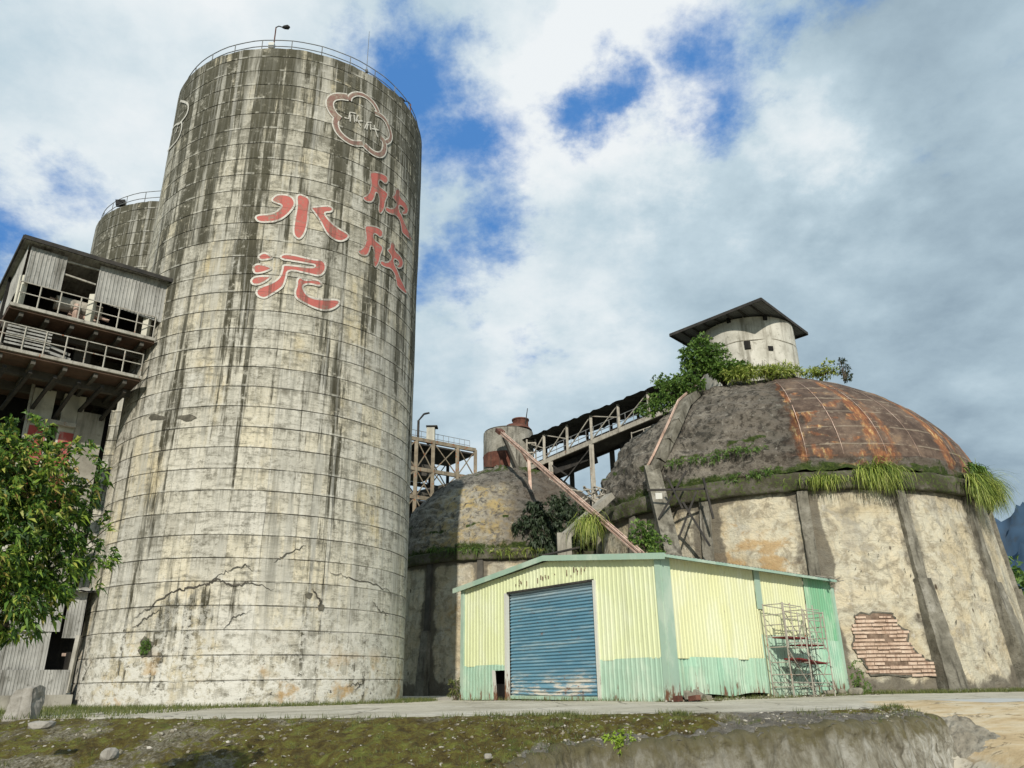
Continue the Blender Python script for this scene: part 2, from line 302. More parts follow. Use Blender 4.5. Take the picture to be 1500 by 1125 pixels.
MAT['bark'] = rough_mat('bark', [(.05, .04, .03), (.1, .08, .055), (.15, .12, .09)], 4.)
MAT['grey_sheet'] = rough_mat('grey_corrugated_sheet', [(.22, .215, .195), (.34, .335, .31), (.43, .42, .385)], 1.1, rust=.68, bs=.15, bd=.01, rough=.75, stain=(.07, .065, .05), sa=.8)
MAT['roof_grey'] = rough_mat('roof_panel_grey', [(.085, .09, .088), (.115, .12, .118), (.14, .145, .14)], .5, bs=.1, rough=.6, sa=.2)
MAT['lamp'] = rough_mat('lamp_housing', [(.02, .02, .02), (.04, .04, .04)], 3.)
def paint_mat(name, a, b_, zr=1.2, rustamt=.0):
    g = G(name); p = g.pos(); x, y, z = g.sep(p)
    n = g.noise(p, .5, 5, .6); c = g.mix(n, a, b_)
    st = g.noise(g.vm('MULTIPLY', p, (2.2, 2.2, .1)), 1., 6, .65); c = g.mix(g.m('MULTIPLY', g.ss(.52, .72, st), .38), c, (.30, .31, .2))
    c = g.mix(g.m('MULTIPLY', g.ss(.55, .7, g.noise(p, 9., 5, .7)), .22), c, (.22, .2, .12))
    # faded batches of sheet
    sh = g.wn(g.comb(g.m('FLOOR', g.m('MULTIPLY', g.m('ADD', x, y), .62)), 0., 0.)); c = g.mix(g.m('MULTIPLY', sh, .24), c, (.62, .66, .52))
    rn = g.noise(g.vm('MULTIPLY', p, (5., 5., 1.3)), 1.2, 6, .7)
    low = g.ss(zr, .0, z)
    c = g.mix(g.m('MULTIPLY', g.ss(1., .0, z), g.m('MULTIPLY', g.ss(.4, .65, g.noise(g.vm('MULTIPLY', p, (3., 3., .8)), 1., 7, .7)), .5)), c, (.28, .27, .2))
    c = g.mix(g.m('MULTIPLY', g.ss(.48, .62, g.noise(g.vm('MULTIPLY', p, (.8, .8, .35)), 1.3, 6, .65)), .28), c, (.70, .73, .6))
    c = g.mix(g.ss(.66, .78, g.m('ADD', rn, g.m('MULTIPLY', low, .15+rustamt))), c, g.mix(n, (.09, .04, .022), (.22, .11, .06)))
    return g.end(c, .55, None, spec=.35)
MAT['yellow'] = paint_mat('pale_yellow_sheet', (.58, .62, .33), (.67, .71, .43), .2)
MAT['yellow_side'] = paint_mat('yellow_sheet_side', (.62, .62, .32), (.70, .71, .43), .2)
MAT['mint'] = paint_mat('mint_sheet', (.26, .43, .32), (.34, .51, .39), .9)
MAT['mint_side'] = paint_mat('mint_sheet_side', (.22, .42, .29), (.35, .56, .42), 1.0, .05)
MAT['green'] = paint_mat('green_sheet', (.15, .38, .21), (.20, .45, .27), .8)
MAT['trim'] = paint_mat('mint_trim', (.24, .38, .30), (.30, .44, .35), .9, .1)
MAT['jamb'] = paint_mat('pale_jamb', (.5, .5, .46), (.62, .6, .55), 1.4, .1)
def shutter_mat():
    g = G('blue_shutter'); p = g.pos(); x, y, z = g.sep(p)
    n = g.noise(p, .8, 5, .6); c = g.mix(n, (.085, .21, .30), (.16, .32, .40))
    sl = g.noise(g.vm('MULTIPLY', p, (.5, .5, 6.)), 1., 6, .7); c = g.mix(g.m('MULTIPLY', g.ss(.48, .7, sl), .6), c, (.42, .5, .5))
    e = g.ss(1.15, .5, g.m('ADD', z, g.m('MULTIPLY', sub(g, n, .5), .6))); w = g.ss(.45, .6, g.noise(g.vm('MULTIPLY', p, (1.2, 1.2, 7.)), 1., 6, .7))
    c = g.mix(g.m('MULTIPLY', e, w), c, (.58, .54, .46))
    c = g.mix(g.ss(.6, .7, g.m('ADD', g.noise(g.vm('MULTIPLY', p, (2., 2., 5.)), 1.3, 7, .7), g.m('MULTIPLY', g.ss(.8, 0., z), .06))), c, (.22, .09, .04))
    c = g.mix(g.m('MULTIPLY', g.ss(3.3, 3.9, z), .4), c, (.45, .45, .42))
    return g.end(c, .5, None, spec=.4)
MAT['shutter'] = shutter_mat()
def char_mat(name, a, b_, wear):
    g = G(name); p = g.pos(); n = g.noise(p, 1.2, 8, .72); n2 = g.noise(p, 5., 7, .72)
    c = g.mix(n, a, b_); c = g.mix(g.ss(wear, wear+.1, n2), c, (.28, .22, .17)); c = g.mix(g.m('MULTIPLY', g.ss(.6, .7, n), .6), c, (.12, .1, .08))
    st = g.noise(g.vm('MULTIPLY', p, (1.9, 1.9, .1)), 1., 7, .7); c = g.mix(g.m('MULTIPLY', g.ss(.52, .62, st), .6), c, (.07, .06, .045)); c = g.mix(g.m('MULTIPLY', g.ss(.52, .6, g.noise(g.vm('MULTIPLY', p, (1., 1., 1.5)), 2.6, 9, .8)), .5), c, (.2, .17, .13))
    z = g.sep(p)[2]; fz = g.m('FRACT', g.m('DIVIDE', z, .80)); c = g.mix(g.m('MULTIPLY', g.ss(.04, 0., fz), .7), c, (.07, .05, .04))
    return g.end(c, .85)
MAT['red'] = char_mat('faded_red_lettering', (.36, .075, .065), (.50, .17, .14), .55)
MAT['red_old'] = char_mat('worn_red_lettering', (.19, .115, .095), (.27, .15, .125), .47)
MAT['white'] = char_mat('white_outline', (.52, .49, .43), (.62, .6, .54), .55)
MAT['white_mid'] = char_mat('emblem_outline', (.50, .48, .42), (.62, .6, .54), .62)
MAT['white_old'] = char_mat('worn_white_outline', (.33, .31, .27), (.48, .46, .41), .5)
def leaf_mat(name, stops, trans=.25, rough=.5):
    g = G(name); i = g.isl(); n = g.noise(g.pos(), .9, 3)
    f = g.m('ADD', g.m('MULTIPLY', i, .6), g.m('MULTIPLY', n, .4)); c = g.ramp(f, stops); return g.end(c, rough, trans=trans, spec=.35)
MAT['leaf_tree'] = leaf_mat('mango_leaf', [(.15, (.015, .038, .008)), (.36, (.04, .095, .014)), (.54, (.10, .19, .025)), (.67, (.21, .32, .04)), (.76, (.34, .37, .07)), (.83, (.40, .27, .09)), (.93, (.38, .16, .08))])
MAT['leaf_bush'] = leaf_mat('bush_leaf', [(.1, (.035, .075, .015)), (.4, (.08, .16, .03)), (.7, (.15, .25, .045)), (.95, (.25, .33, .09))])
MAT['leaf_dark'] = leaf_mat('creeper_leaf', [(.1, (.012, .022, .012)), (.5, (.03, .05, .022)), (.85, (.07, .09, .05)), (.97, (.16, .19, .14))], .12)
MAT['grass'] = leaf_mat('hanging_grass', [(.15, (.06, .10, .018)), (.38, (.17, .24, .035)), (.6, (.33, .40, .075)), (.8, (.48, .50, .15)), (.95, (.42, .34, .17))])
MAT['grass_low'] = leaf_mat('short_grass', [(.1, (.05, .07, .02)), (.5, (.11, .14, .035)), (.8, (.2, .2, .07)), (.95, (.32, .27, .13))])
MAT['lime'] = leaf_mat('lime_leaf', [(.1, (.12, .2, .02)), (.5, (.25, .36, .04)), (.95, (.42, .5, .09))])
# --- ground materials
def pave_mat():
    g = G('pavement_concrete'); p = g.pos(); sand, gr, wet = g.attr()[:3]
    n1 = g.noise(p, .4, 7, .6); n2 = g.noise(p, 3., 8, .75); n3 = g.noise(p, 12., 5, .7)
    b = g.ramp(n1, [(.3, (.36, .325, .25)), (.5, (.50, .46, .37)), (.7, (.60, .56, .48))])
    b = g.mix(g.m('MULTIPLY', g.ss(.52, .66, n2), .65), b, (.17, .145, .095)); b = g.mix(g.m('MULTIPLY', g.ss(.58, .66, n3), .5), b, (.1, .085, .05))
    ck = g.vor(p, .3, 'DISTANCE_TO_EDGE'); b = g.mix(g.m('MULTIPLY', g.ss(.012, .004, ck), .6), b, (.06, .05, .035))
    s = g.ramp(g.noise(g.vm('MULTIPLY', p, (1., 1.6, 1.)), .9, 8, .7, .6), [(.3, (.36, .25, .13)), (.45, (.54, .41, .24)), (.58, (.62, .52, .36)), (.7, (.60, .57, .49))])
    s = g.mix(g.m('MULTIPLY', g.ss(.56, .62, g.noise(p, 1.7, 8, .72, 1.)), .8), s, (.13, .09, .045))
    b = g.mix(g.ss(.35, .65, g.m('ADD', sand, g.m('MULTIPLY', sub(g, n2, .5), .5))), b, s)
    b = g.mix(g.ss(.4, .6, g.m('ADD', wet, g.m('MULTIPLY', sub(g, n1, .5), .6))), b, (.50, .50, .48))
    m = g.ramp(n2, [(.3, (.05, .06, .012)), (.55, (.11, .12, .03)), (.75, (.2, .17, .07))])
    b = g.mix(g.ss(.4, .62, g.m('ADD', gr, g.m('MULTIPLY', sub(g, n2, .5), .9))), b, m)
    return g.end(b, .92, g.m('ADD', n2, g.m('MULTIPLY', n3, .5)), .6, .05)
MAT['pave'] = pave_mat()
def bank_mat():
    g = G('mossy_bank'); p = g.pos(); gm, cm, gm2 = g.attr()[:3]
    n1 = g.noise(p, .7, 7, .62); n2 = g.noise(p, 3.2, 8, .75); n3 = g.noise(p, 14., 6, .75)
    gravel = g.ramp(g.m('ADD', g.m('MULTIPLY', n3, .55), g.m('MULTIPLY', n2, .45)), [(.36, (.05, .042, .022)), (.44, (.14, .12, .065)), (.51, (.28, .25, .17)), (.58, (.46, .42, .34)), (.66, (.62, .58, .5))])
    moss = g.ramp(n2, [(.3, (.04, .03, .01)), (.44, (.11, .08, .02)), (.52, (.17, .14, .03)), (.6, (.20, .21, .04)), (.74, (.36, .34, .10))])
    conc = g.ramp(n2, [(.3, (.10, .09, .07)), (.5, (.22, .2, .165)), (.7, (.36, .335, .29))])
    b = g.mix(g.ss(.42, .56, g.m('ADD', gm, g.m('ADD', g.m('MULTIPLY', sub(g, n1, .5), 1.6), g.m('MULTIPLY', sub(g, n2, .5), .9)))), gravel, moss)
    b = g.mix(g.ss(.4, .6, g.m('ADD', cm, g.m('MULTIPLY', sub(g, n2, .5), .9))), b, conc)
    b = g.mix(g.m('MULTIPLY', g.ss(.6, .68, n3), .45), b, (.42, .39, .33))
    b = g.mix(g.m('MULTIPLY', g.ss(.56, .66, g.noise(p, 1.4, 8, .75)), .7), b, (.13, .17, .03))
    return g.end(b, .97, g.m('ADD', n2, n3), 1., .13)
MAT['bank'] = bank_mat()
def rw_mat():
    g = G('stained_retaining_wall'); x, y, _ = g.sep(g.uv()); p = g.pos()
    st = g.noise(g.comb(g.m('MULTIPLY', x, 4.2), g.m('MULTIPLY', y, 1.3), 0.), 1., 9, .74, .3); n = g.noise(p, 4., 8, .75)
    b = g.ramp(st, [(.28, (.06, .055, .04)), (.42, (.2, .185, .145)), (.5, (.33, .315, .26)), (.58, (.48, .47, .42)), (.72, (.6, .59, .54))])
    b = g.mix(g.m('MULTIPLY', g.ss(.5, .66, n), .6), b, (.10, .085, .06))
    b = g.mix(g.ss(-.05, .12, g.m('ADD', y, g.m('MULTIPLY', sub(g, n, .5), .5))), b, (.085, .075, .045))
    b = g.mix(g.m('MULTIPLY', g.ss(12., 5., g.m('ADD', x, g.m('MULTIPLY', sub(g, n, .5), 5.))), .62), b, g.mix(n, (.055, .045, .02), (.22, .2, .14)))
    b = g.mix(g.m('MULTIPLY', g.ss(-.42, -.05, g.m('ADD', y, g.m('MULTIPLY', sub(g, n, .5), 1.1))), .8), b, g.mix(n, (.04, .032, .012), (.16, .14, .06)))
    return g.end(b, .94, g.m('ADD', g.m('MULTIPLY', st, .25), n), 1., .09)
MAT['rwall'] = rw_mat()
MAT['ground'] = rough_mat('far_ground', [(.05, .07, .025), (.09, .11, .04), (.13, .13, .06)], .05)
MAT['hill'] = rough_mat('forested_hill', [(.018, .04, .018), (.035, .07, .025), (.06, .10, .035)], .12, bs=1., bd=2.)
MAT['hill_far'] = rough_mat('hazy_mountain', [(.035, .07, .12), (.045, .085, .14), (.055, .095, .15)], .01)
# ------------------------------------------------------------------ surface painting (polygons and ribbons laid on a surface of revolution)
def chaikin(pts, closed=True, it=2):
    for _ in range(it):
        out = []; n = len(pts)
        if not closed: out.append(pts[0])
        for i in range(n if closed else n-1):
            a, b = pts[i], pts[(i+1) % n]
            out += [(a[0]*.75+b[0]*.25, a[1]*.75+b[1]*.25), (a[0]*.25+b[0]*.75, a[1]*.25+b[1]*.75)]
        if not closed: out.append(pts[-1])
        pts = out
    return pts
def surf_poly(mb, pts, C, rad, off, step=.35):
    """pts in (arc metres, z)"""
    bm = bmesh.new(); vs = [bm.verts.new((u, v, 0)) for u, v in pts]; f = bm.faces.new(vs); bmesh.ops.triangulate(bm, faces=[f])
    us = [p[0] for p in pts]; zs = [p[1] for p in pts]
    k = min(us)+step
    while k < max(us):
        bmesh.ops.bisect_plane(bm, geom=bm.verts[:]+bm.edges[:]+bm.faces[:], plane_co=(k, 0, 0), plane_no=(1, 0, 0)); k += step
    k = min(zs)+1.
    while k < max(zs):
        bmesh.ops.bisect_plane(bm, geom=bm.verts[:]+bm.edges[:]+bm.faces[:], plane_co=(0, k, 0), plane_no=(0, 1, 0)); k += 1.
    bm.verts.index_update()
    R1 = rad(0) if callable(rad) else rad
    mb.add([rp(C, (rad(v.co.y) if callable(rad) else rad)+off, v.co.x/R1, v.co.y) for v in bm.verts], [tuple(v.index for v in f.verts) for f in bm.faces]); bm.free()
def ribbon(mb, pts, w, C, rad, off, closed=True, taper=False):
    n = len(pts); L = []; Rr = []; R1 = rad(0) if callable(rad) else rad
    for i in range(n):
        a = pts[(i-1) % n] if closed or i > 0 else pts[i]; b = pts[(i+1) % n] if closed or i < n-1 else pts[i]
        d = (b[0]-a[0], b[1]-a[1]); l = math.hypot(*d) or 1; nx, ny = -d[1]/l, d[0]/l
        ww = w*(math.sin(math.pi*(i+.4)/(n-.2))**.6 if taper else 1)
        if taper: ww *= random.uniform(.6, 1.3)
        for lst, sg in ((L, 1), (Rr, -1)):
            u, v = pts[i][0]+nx*sg*ww/2, pts[i][1]+ny*sg*ww/2
            lst.append(rp(C, (rad(v) if callable(rad) else rad)+off, u/R1, v))
    m = n if closed else n-1
    mb.add(L+Rr, [(i, (i+1) % n, n+(i+1) % n, n+i) for i in range(m)])
# ------------------------------------------------------------------ SILOS
DARK = []
for px_, py_, rx_, rz_, a_ in ((300, 890, 1.6, .9, .9), (250, 920, 1.3, .7, .8), (350, 870, 1.5, .8, .7), (400, 830, 1.1, .5, .6), (520, 1000, .8, .9, .5), (230, 960, .5, 1.6, .7), (270, 940, .5, 1.6, .6), (500, 620, .5, 4., .5), (330, 170, 1.2, 2., .4)):
    D_ = math.hypot(35*math.sin(R_(-18.05)), 35*math.cos(R_(-18.05))); b_, z_ = on_rev(px_, py_, (35*math.sin(R_(-18.05)), 35*math.cos(R_(-18.05))), lambda z: 6.23); DARK.append((b_*6.23, z_, rx_, rz_, a_))
def silo_wall(C, R, H, m, seed):
    ns, course = 200, .80; rows = []
    z = 0.
    while z < H:
        zt = min(H, z+course); rows += [(z+.001, -.018), (z+.03, 0), (z+(zt-z)*.5, 0), (zt-.03, 0)]; z = zt
    rows.append((H, -.01))
    def fn(u, v):
        zz, o = rows[min(len(rows)-1, round(v*(len(rows)-1)))]; b = (u-.5)*2*math.pi
        k = int(zz/course+.01); pn = math.floor(b*R/1.165)
        rr = R+o+.008*math.sin(k*12.9+pn*4.1+seed)+.015*fbm(b*2.2, zz*.3, seed, 3)
        top = .07*fbm(b*9, seed, 2, 3) if zz >= H-.01 else 0
        return rp(C, rr, b, zz+top)
    def at(u, v):
        if seed > 2: return (0, 0, 0)
        s_ = (u-.5)*2*math.pi*R; zz = rows[min(len(rows)-1, round(v*(len(rows)-1)))][0]; k = 0
        for (cx, cz, rx, rz, a) in DARK: k = max(k, a*sstep(1.25, .4, math.hypot((s_-cx)/rx, (zz-cz)/rz)+.3*fbm(s_, zz, 3)))
        k += .6*sstep(2.2, 6., s_)*sstep(5, 14, zz)+.35*sstep(-5, -7.5, s_)*sstep(8, 18, zz)
        return (k, 0, 0)
    g_ = grid(fn, ns, len(rows)-1, True, lambda u, v: ((u-.5)*2*math.pi*R, rows[min(len(rows)-1, round(v*(len(rows)-1)))][0]), at)
    return g_
def railing(C, r, z, n, h=1.05, lean=.12):
    mb = MB(); P = []
    for i in range(n):
        b = (i+.3)/n*2*math.pi; p, q = rp(C, r, b, z), rp(C, r+lean, b, z+h); mb.tube(p, q, .022, n=5)
    k = n*3
    for f in (.5, 1.):
        pts = [rp(C, r+lean*f, i/k*2*math.pi, z+h*f+.01*math.sin(i*1.7)) for i in range(k)]
        for i in range(k): mb.tube(pts[i], pts[(i+1) % k], .022, n=5, cap=False)
    return mb
RS, HS = 6.23, 27.7
a1 = R_(-18.05); CS = (35*math.sin(a1), 35*math.cos(a1))
silo = thing('cement_silo', (CS[0], CS[1], 0), 'huge streaked concrete silo in front with red painted characters on its wall', 'silo')
o = silo_wall(CS, RS, HS, 'silo', 1.).build('silo_wall', 'silo', silo)
mb = MB(); mb.tube((CS[0], CS[1], HS-.5), (CS[0], CS[1], HS-.2), RS-.25, n=64); mb.build('roof_slab', 'dark_concrete', silo)
railing(CS, RS-.2, HS-.05, 28, .72, 0).build('railing', 'rail', silo)
def P_silo(x, y):
    b, z = on_rev(x, y, CS, lambda z: RS); return (b*RS, z)
def trace(pts, ox, oy, dx=0, dy=0, s=5.): return [P_silo(ox+(x+dx)/s, oy+(y+dy)/s) for x, y in pts]
W1 = [(285,270),(330,225),(430,235),(465,290),(440,340),(380,400),(310,430),(200,435),(168,400),(190,378),(290,375),(350,340),(370,305),(320,290)]
W2 = [(470,240),(500,225),(575,262),(560,340),(550,460),(520,535),(485,560),(445,520),(455,420),(478,310)]
W3 = [(570,320),(610,320),(700,310),(738,330),(730,355),(665,360),(700,410),(760,470),(855,520),(840,555),(785,575),(720,545),(680,495),(650,430),(610,370)]
N1 = [(190,680),(230,655),(265,665),(300,695),(260,705),(205,710)]
N2 = [(160,750),(200,735),(298,765),(270,785),(200,808),(165,805),(155,775)]
N3 = [(145,850),(175,828),(290,825),(270,850),(210,885),(160,890),(140,870)]
N4 = [(350,680),(395,660),(600,710),(655,705),(685,740),(680,790),(640,828),(560,810),(405,775),(395,840),(375,900),(340,930),(290,960),(240,990),(190,975),(175,940),(200,910),(290,880),(350,840),(370,780),(372,745),(410,745),(590,770),(615,745),(560,735),(440,715),(365,705)]
N5 = [(475,850),(500,832),(530,860),(600,850),(640,862),(655,885),(635,900),(570,880),(515,890),(520,930),(560,980),(650,1000),(780,995),(785,1030),(740,1065),(680,1080),(600,1060),(520,1020),(465,985),(458,940),(475,895)]
X1 = [(1003,75),(1020,60),(1100,75),(1135,105),(1135,140),(1112,150),(1090,125),(1068,120),(1068,165),(1110,195),(1140,225),(1115,280),(1110,330),(1080,375),(1065,340),(1075,270),(1065,215),(1045,210),(1040,245),(1020,285),(975,280),(948,248),(985,235),(1010,195),(1015,140)]
X2 = [(1190,190),(1210,182),(1225,210),(1220,245),(1265,285),(1285,330),(1275,370),(1245,375),(1235,355),(1255,345),(1250,320),(1215,300),(1215,345),(1240,385),(1255,430),(1290,505),(1312,555),(1300,562),(1240,510),(1235,480),(1225,420),(1195,375),(1150,368),(1115,345),(1120,315),(1160,335),(1190,320),(1200,290),(1185,265),(1165,240),(1190,225)]
def dedupe(p):
    o = [p[0]]
    for q in p[1:]:
        if math.hypot(q[0]-o[-1][0], q[1]-o[-1][1]) > .015: o.append(q)
    return o
def character(strokes, label, red, white, dx=0, dy=0, w=.08):
    f, e = MB(), MB()
    for s in strokes:
        p = dedupe(chaikin(trace(s, 340, 240, dx, dy))); surf_poly(f, p, CS, RS, .036); ribbon(e, p, w, CS, RS, .041)
    ch = f.build('painted_character', red, silo); ch['label'] = label
    e.build('character_outline', white, ch)
character([W1, W2, W3], 'red painted character for water with white outline', 'red', 'white')
character([N1, N2, N3, N4, N5], 'red painted character for mud with white outline', 'red', 'white')
character([X1, X2], 'upper of two matching worn red characters near the right edge', 'red', 'white_old', w=.065)
character([X1, X2], 'lower of two matching worn red characters near the right edge', 'red', 'white_old', -37, 392, w=.065)
EM = [([(845,118),(790,108),(735,115),(710,150),(718,200),(750,250),(790,280)], .27), ([(760,275),(750,310),(770,370),(820,420),(880,455),(950,455)], .2),
      ([(965,465),(1010,510),(1060,540),(1100,530),(1115,480),(1105,430),(1080,410)], .2), ([(1120,445),(1150,430),(1160,390),(1130,300),(1090,250),(1040,230)], .15), ([(1065,225),(1040,170),(1000,125),(950,95),(900,90),(860,110),(855,140)], .14)]
f, e = MB(), MB()
for pts, w in EM:
    p = chaikin(trace(pts, 340, 120), False); ribbon(f, p, w, CS, RS, .052, False); ribbon(e, p, w+.13, CS, RS, .044, False)
for s in ([(820,265),(850,275),(860,225),(905,235)], [(865,245),(860,295)], [(890,245),(893,300)], [(905,265),(935,325)], [(920,245),(900,290)], [(900,290),(950,290)], [(965,345),(985,300),(1015,300)], [(990,310),(980,352)], [(1007,310),(1010,355)], [(1018,345),(1068,355)], [(1035,318),(1040,350),(1062,405)]):
    ribbon(e, trace(s, 340, 120), .06, CS, RS, .048, False)
em = e.build('painted_emblem', 'white_mid', silo); em['label'] = 'five petalled plum blossom emblem outlined near the top'
f.build('emblem_fill', 'red_old', em)
e = MB()
for s in ([(130,470),(165,478),(175,500),(165,540),(140,575),(115,600)], [(135,580),(140,610),(120,670),(85,715),(55,745)], [(115,610),(105,640)], [(85,625),(100,600),(120,590)]):
    ribbon(e, chaikin(trace(s, 230, 20, s=3.654), False), .11, CS, RS, .045, False)
em = e.build('painted_emblem', 'white_mid', silo); em['label'] = 'worn emblem outline at the left edge of the wall'
# cracks, spalls
cr = MB()
for s, w in (([(190,912),(215,893),(250,868),(275,862),(300,858),(318,850),(345,858),(370,852),(405,866)], .10), ([(190,925),(215,905),(240,893)], .07), ([(300,858),(330,838),(360,828),(375,838)], .05), ([(400,822),(420,812),(452,798)], .08), ([(480,838),(510,845),(545,856),(580,872)], .06), ([(455,862),(470,880),(466,890)], .1), ([(545,880),(553,893),(572,905)], .06), ([(505,1005),(530,1000),(515,1015)], .06), ([(325,925),(345,903),(370,893)], .05), ([(120,1000),(128,985),(140,960)], .05)):
    p = [P_silo(*q) for q in s]; q2 = []
    for a, b in zip(p, p[1:]):
        for k in range(9): q2.append((lerp(a[0], b[0], k/9)+random.uniform(-.05, .05), lerp(a[1], b[1], k/9)+random.uniform(-.06, .06)))
    ribbon(cr, q2, w*.62, CS, RS, .03, False, True)
cr.each('crack', 'crack', silo)
sp_ = MB()
for c, rx, ry in (((215,950), 12, 17), ((452,872), 6, 5), ((230,612), 16, 5), ((275,612), 14, 5), ((470,890), 5, 6)):
    p = [P_silo(c[0]+math.cos(t/11*6.283)*rx*random.uniform(.6, 1.2), c[1]+math.sin(t/11*6.283)*ry*random.uniform(.6, 1.2)) for t in range(11)]
    surf_poly(sp_, p, CS, RS, .03)
sp_.each('spalled_patch', 'spall_and_shadow', silo)
# roof lamps and antenna
def lamp_post(base, h, arm, label, boxed=False):
    t = thing('roof_lamp', base, label, 'lamp'); base = Vector(base); top = base+Vector((0, 0, h))
    MB().tube(base, top, .035, .03).build('pole', 'rust', t); q = top+Vector(arm); MB().path([top, top+Vector(arm)*.4+Vector((0, 0, .08)), q], [.025]*3).build('arm', 'dark_steel', t)
    d = Vector(arm).normalized(); m = MB(); m.path([q-d*.02, q+d*.10, q+d*.28, q+d*.38], [.04, .09, .11, .04], 10); m.build('lamp_head', 'lamp', t, True)
    if boxed: MB().box(base+Vector((-.05, -.1, .6)), (.26, .2, .3)).build('switch_box', 'jamb', t)
b, z = on_rev(392, 78, CS, lambda z: RS); lamp_post(rp(CS, RS-.6, b, HS), 1.85, (.36, -.1, -.1), 'black headed lamp on a thin rusty post above the left of the silo rim', True)
b, z = on_rev(613, 205, CS, lambda z: RS); lamp_post(rp(CS, RS-.5, b, HS), 1.6, (-.3, -.2, .05), 'small lamp on a rusty post at the right end of the silo rim')
t = thing('antenna', rp(CS, RS-.3, on_rev(541, 115, CS, lambda z: RS)[0], HS), 'thin antenna rod rising from the railing of the silo', 'antenna')
MB().tube(t.location, Vector(t.location)+Vector((0, 0, 2.9)), .018, .01).build('rod', 'rail', t); MB().box(Vector(t.location)+Vector((0, 0, .4)), (.12, .12, .18)).build('bracket', 'rail', t)
a2 = R_(-24.9); C2 = (49.5*math.sin(a2), 49.5*math.cos(a2))
silo2 = thing('cement_silo', (C2[0], C2[1], 0), 'darker plain concrete silo standing behind the lettered one', 'silo')
silo_wall(C2, RS, HS, 'silo', 5.).build('silo_wall', 'silo_back', silo2)
MB().tube((C2[0], C2[1], HS-.5), (C2[0], C2[1], HS-.2), RS-.25, n=48).build('roof_slab', 'dark_concrete', silo2)
railing(C2, RS-.2, HS-.05, 28, .9, 0).build('railing', 'rail', silo2)
q = rp(C2, RS-.5, on_rev(162, 318, C2, lambda z: RS)[0], HS)
t = thing('floodlight', q, 'small floodlight fixed to the railing of the rear silo', 'floodlight')
MB().box(q+Vector((0, -.1, .75)), (.55, .3, .35), (1, .3, .2)).build('lamp_housing', 'lamp', t); MB().tube(q, q+Vector((0, 0, .7)), .03).build('bracket', 'rail', t)
# ------------------------------------------------------------------ DOMED STORES
def dome_profile(R, zr, h, p): return lambda r: zr+h*math.sqrt(max(0, 1-(r/R)**p))
def inv_profile(R, zr, h, p):
    def f(z):
        if z >= zr+h: return 0
        if z <= zr: return R
        return R*(1-((z-zr)/h)**2)**(1/p)
    return f
def setmask2(o, vals):
    a = o.data.color_attributes.new('mask2', 'FLOAT_COLOR', 'POINT'); fl = []
    for v in vals: fl += [v, 0, 0, 1]
    a.data.foreach_set('color', fl)
A1 = R_(18.9); C1 = (51*math.sin(A1), 51*math.cos(A1)); R1, Z1, H1 = 11.4, 10.1, 9.0
CD2 = (-.45, 61.6); R2, Z2, H2 = 9.3, 9.1, 8.2
def dome(C, R, zr, h, m, parent, rust=None, orange=None, yellow=None, amp=.16, seed=0, nu=520, nv=150):
    pf = dome_profile(R, zr, h, 1.42); vals = []
    def fn(u, v):
        b = (u-.5)*2*math.pi; r = R*math.sin((1-v)*math.pi/2)**1.0; r = max(r, .02); z = pf(r)
        k = rust(b, z) if rust else 0
        s = b*R; n = fbm(s*.22+z*.25, z*.45, seed, 5)+.6*fbm(s*.9+z*.8, z*1.9, seed+4, 4)
        rid = abs(fbm(s*.35, z*1.1+s*.12, seed+9, 4)); lip = .10*abs(math.sin(z*2.1+fbm(s*.15, 0, seed)*3))
        d = amp*(n-.9*rid)+lip*(.5+fbm(s*.2, z*.3, 3))
        d *= (1-.9*k)*min(1, r/2)
        if k: d += .03*k*(math.fmod(z*.95, 1) < .06)
        if orange: vals.append(orange(b, z))
        return rp(C, r+d*.8, b, z+d*.7)
    def at(u, v):
        b = (u-.5)*2*math.pi; r = max(.02, R*math.sin((1-v)*math.pi/2)); z = pf(r)
        mo = .62*sstep(1.1, 0, z-zr+.4*fbm(b*5, 0, seed))+.9*sstep(1.7, .0, abs(r-2.8)-.9)*(.5+.5*fbm(b*3, 1, seed))
        s = b*R; cz = zr+2.0+.5*math.sin(b*5+1)
        mo += .6*sstep(.3, .0, abs(z-cz))*(fbm(b*6, 5, seed) > -.05)*(1 if b < .1 else .3)
        return (rust(b, z) if rust else 0, max(0, mo)*(1-.7*(rust(b, z) if rust else 0)), yellow(b, z) if yellow else 0)
    g_ = grid(fn, nu, nv, True, lambda u, v: ((u-.5)*2*math.pi*R, pf(max(.02, R*math.sin((1-v)*math.pi/2)))), at)
    o = g_.build('dome_shell', m, parent, True)
    setmask2(o, vals if orange else [0]*len(g_.v)); return o
inv1 = inv_profile(R1, Z1, H1, 1.42); inv2 = inv_profile(R2, Z2, H2, 1.42)
dome1 = thing('domed_store', (C1[0], C1[1], 0), 'large near domed concrete store with rust stained shell and turret', 'domed building')
dome2 = thing('domed_store', (CD2[0], CD2[1], 0), 'smaller far domed store with yellow lichened shell between the silo and the big dome', 'domed building')
bL, _ = on_rev(1160, 620, C1, inv1); bA, _ = on_rev(1265, 615, C1, inv1); bB, _ = on_rev(1370, 640, C1, inv1)
zlo = on_rev(1260, 668, C1, inv1)[1]; zhi = on_rev(1215, 562, C1, inv1)[1]
def rust1(b, z):
    e = .012*math.sin(z*7)+.02*fbm(b*3, z, 2)
    return sstep(bL-.14, bL+.10, b+e+.05*fbm(b*9, z*1.7, 31))*sstep(1.75, 1.5, b)*sstep(zlo-.12, zlo+.12, z+.15*fbm(b*7, 0, 8))*sstep(zhi+1.2, zhi+.4, z+(b-bL)*-.9+.3*fbm(b*5, 1, 1))
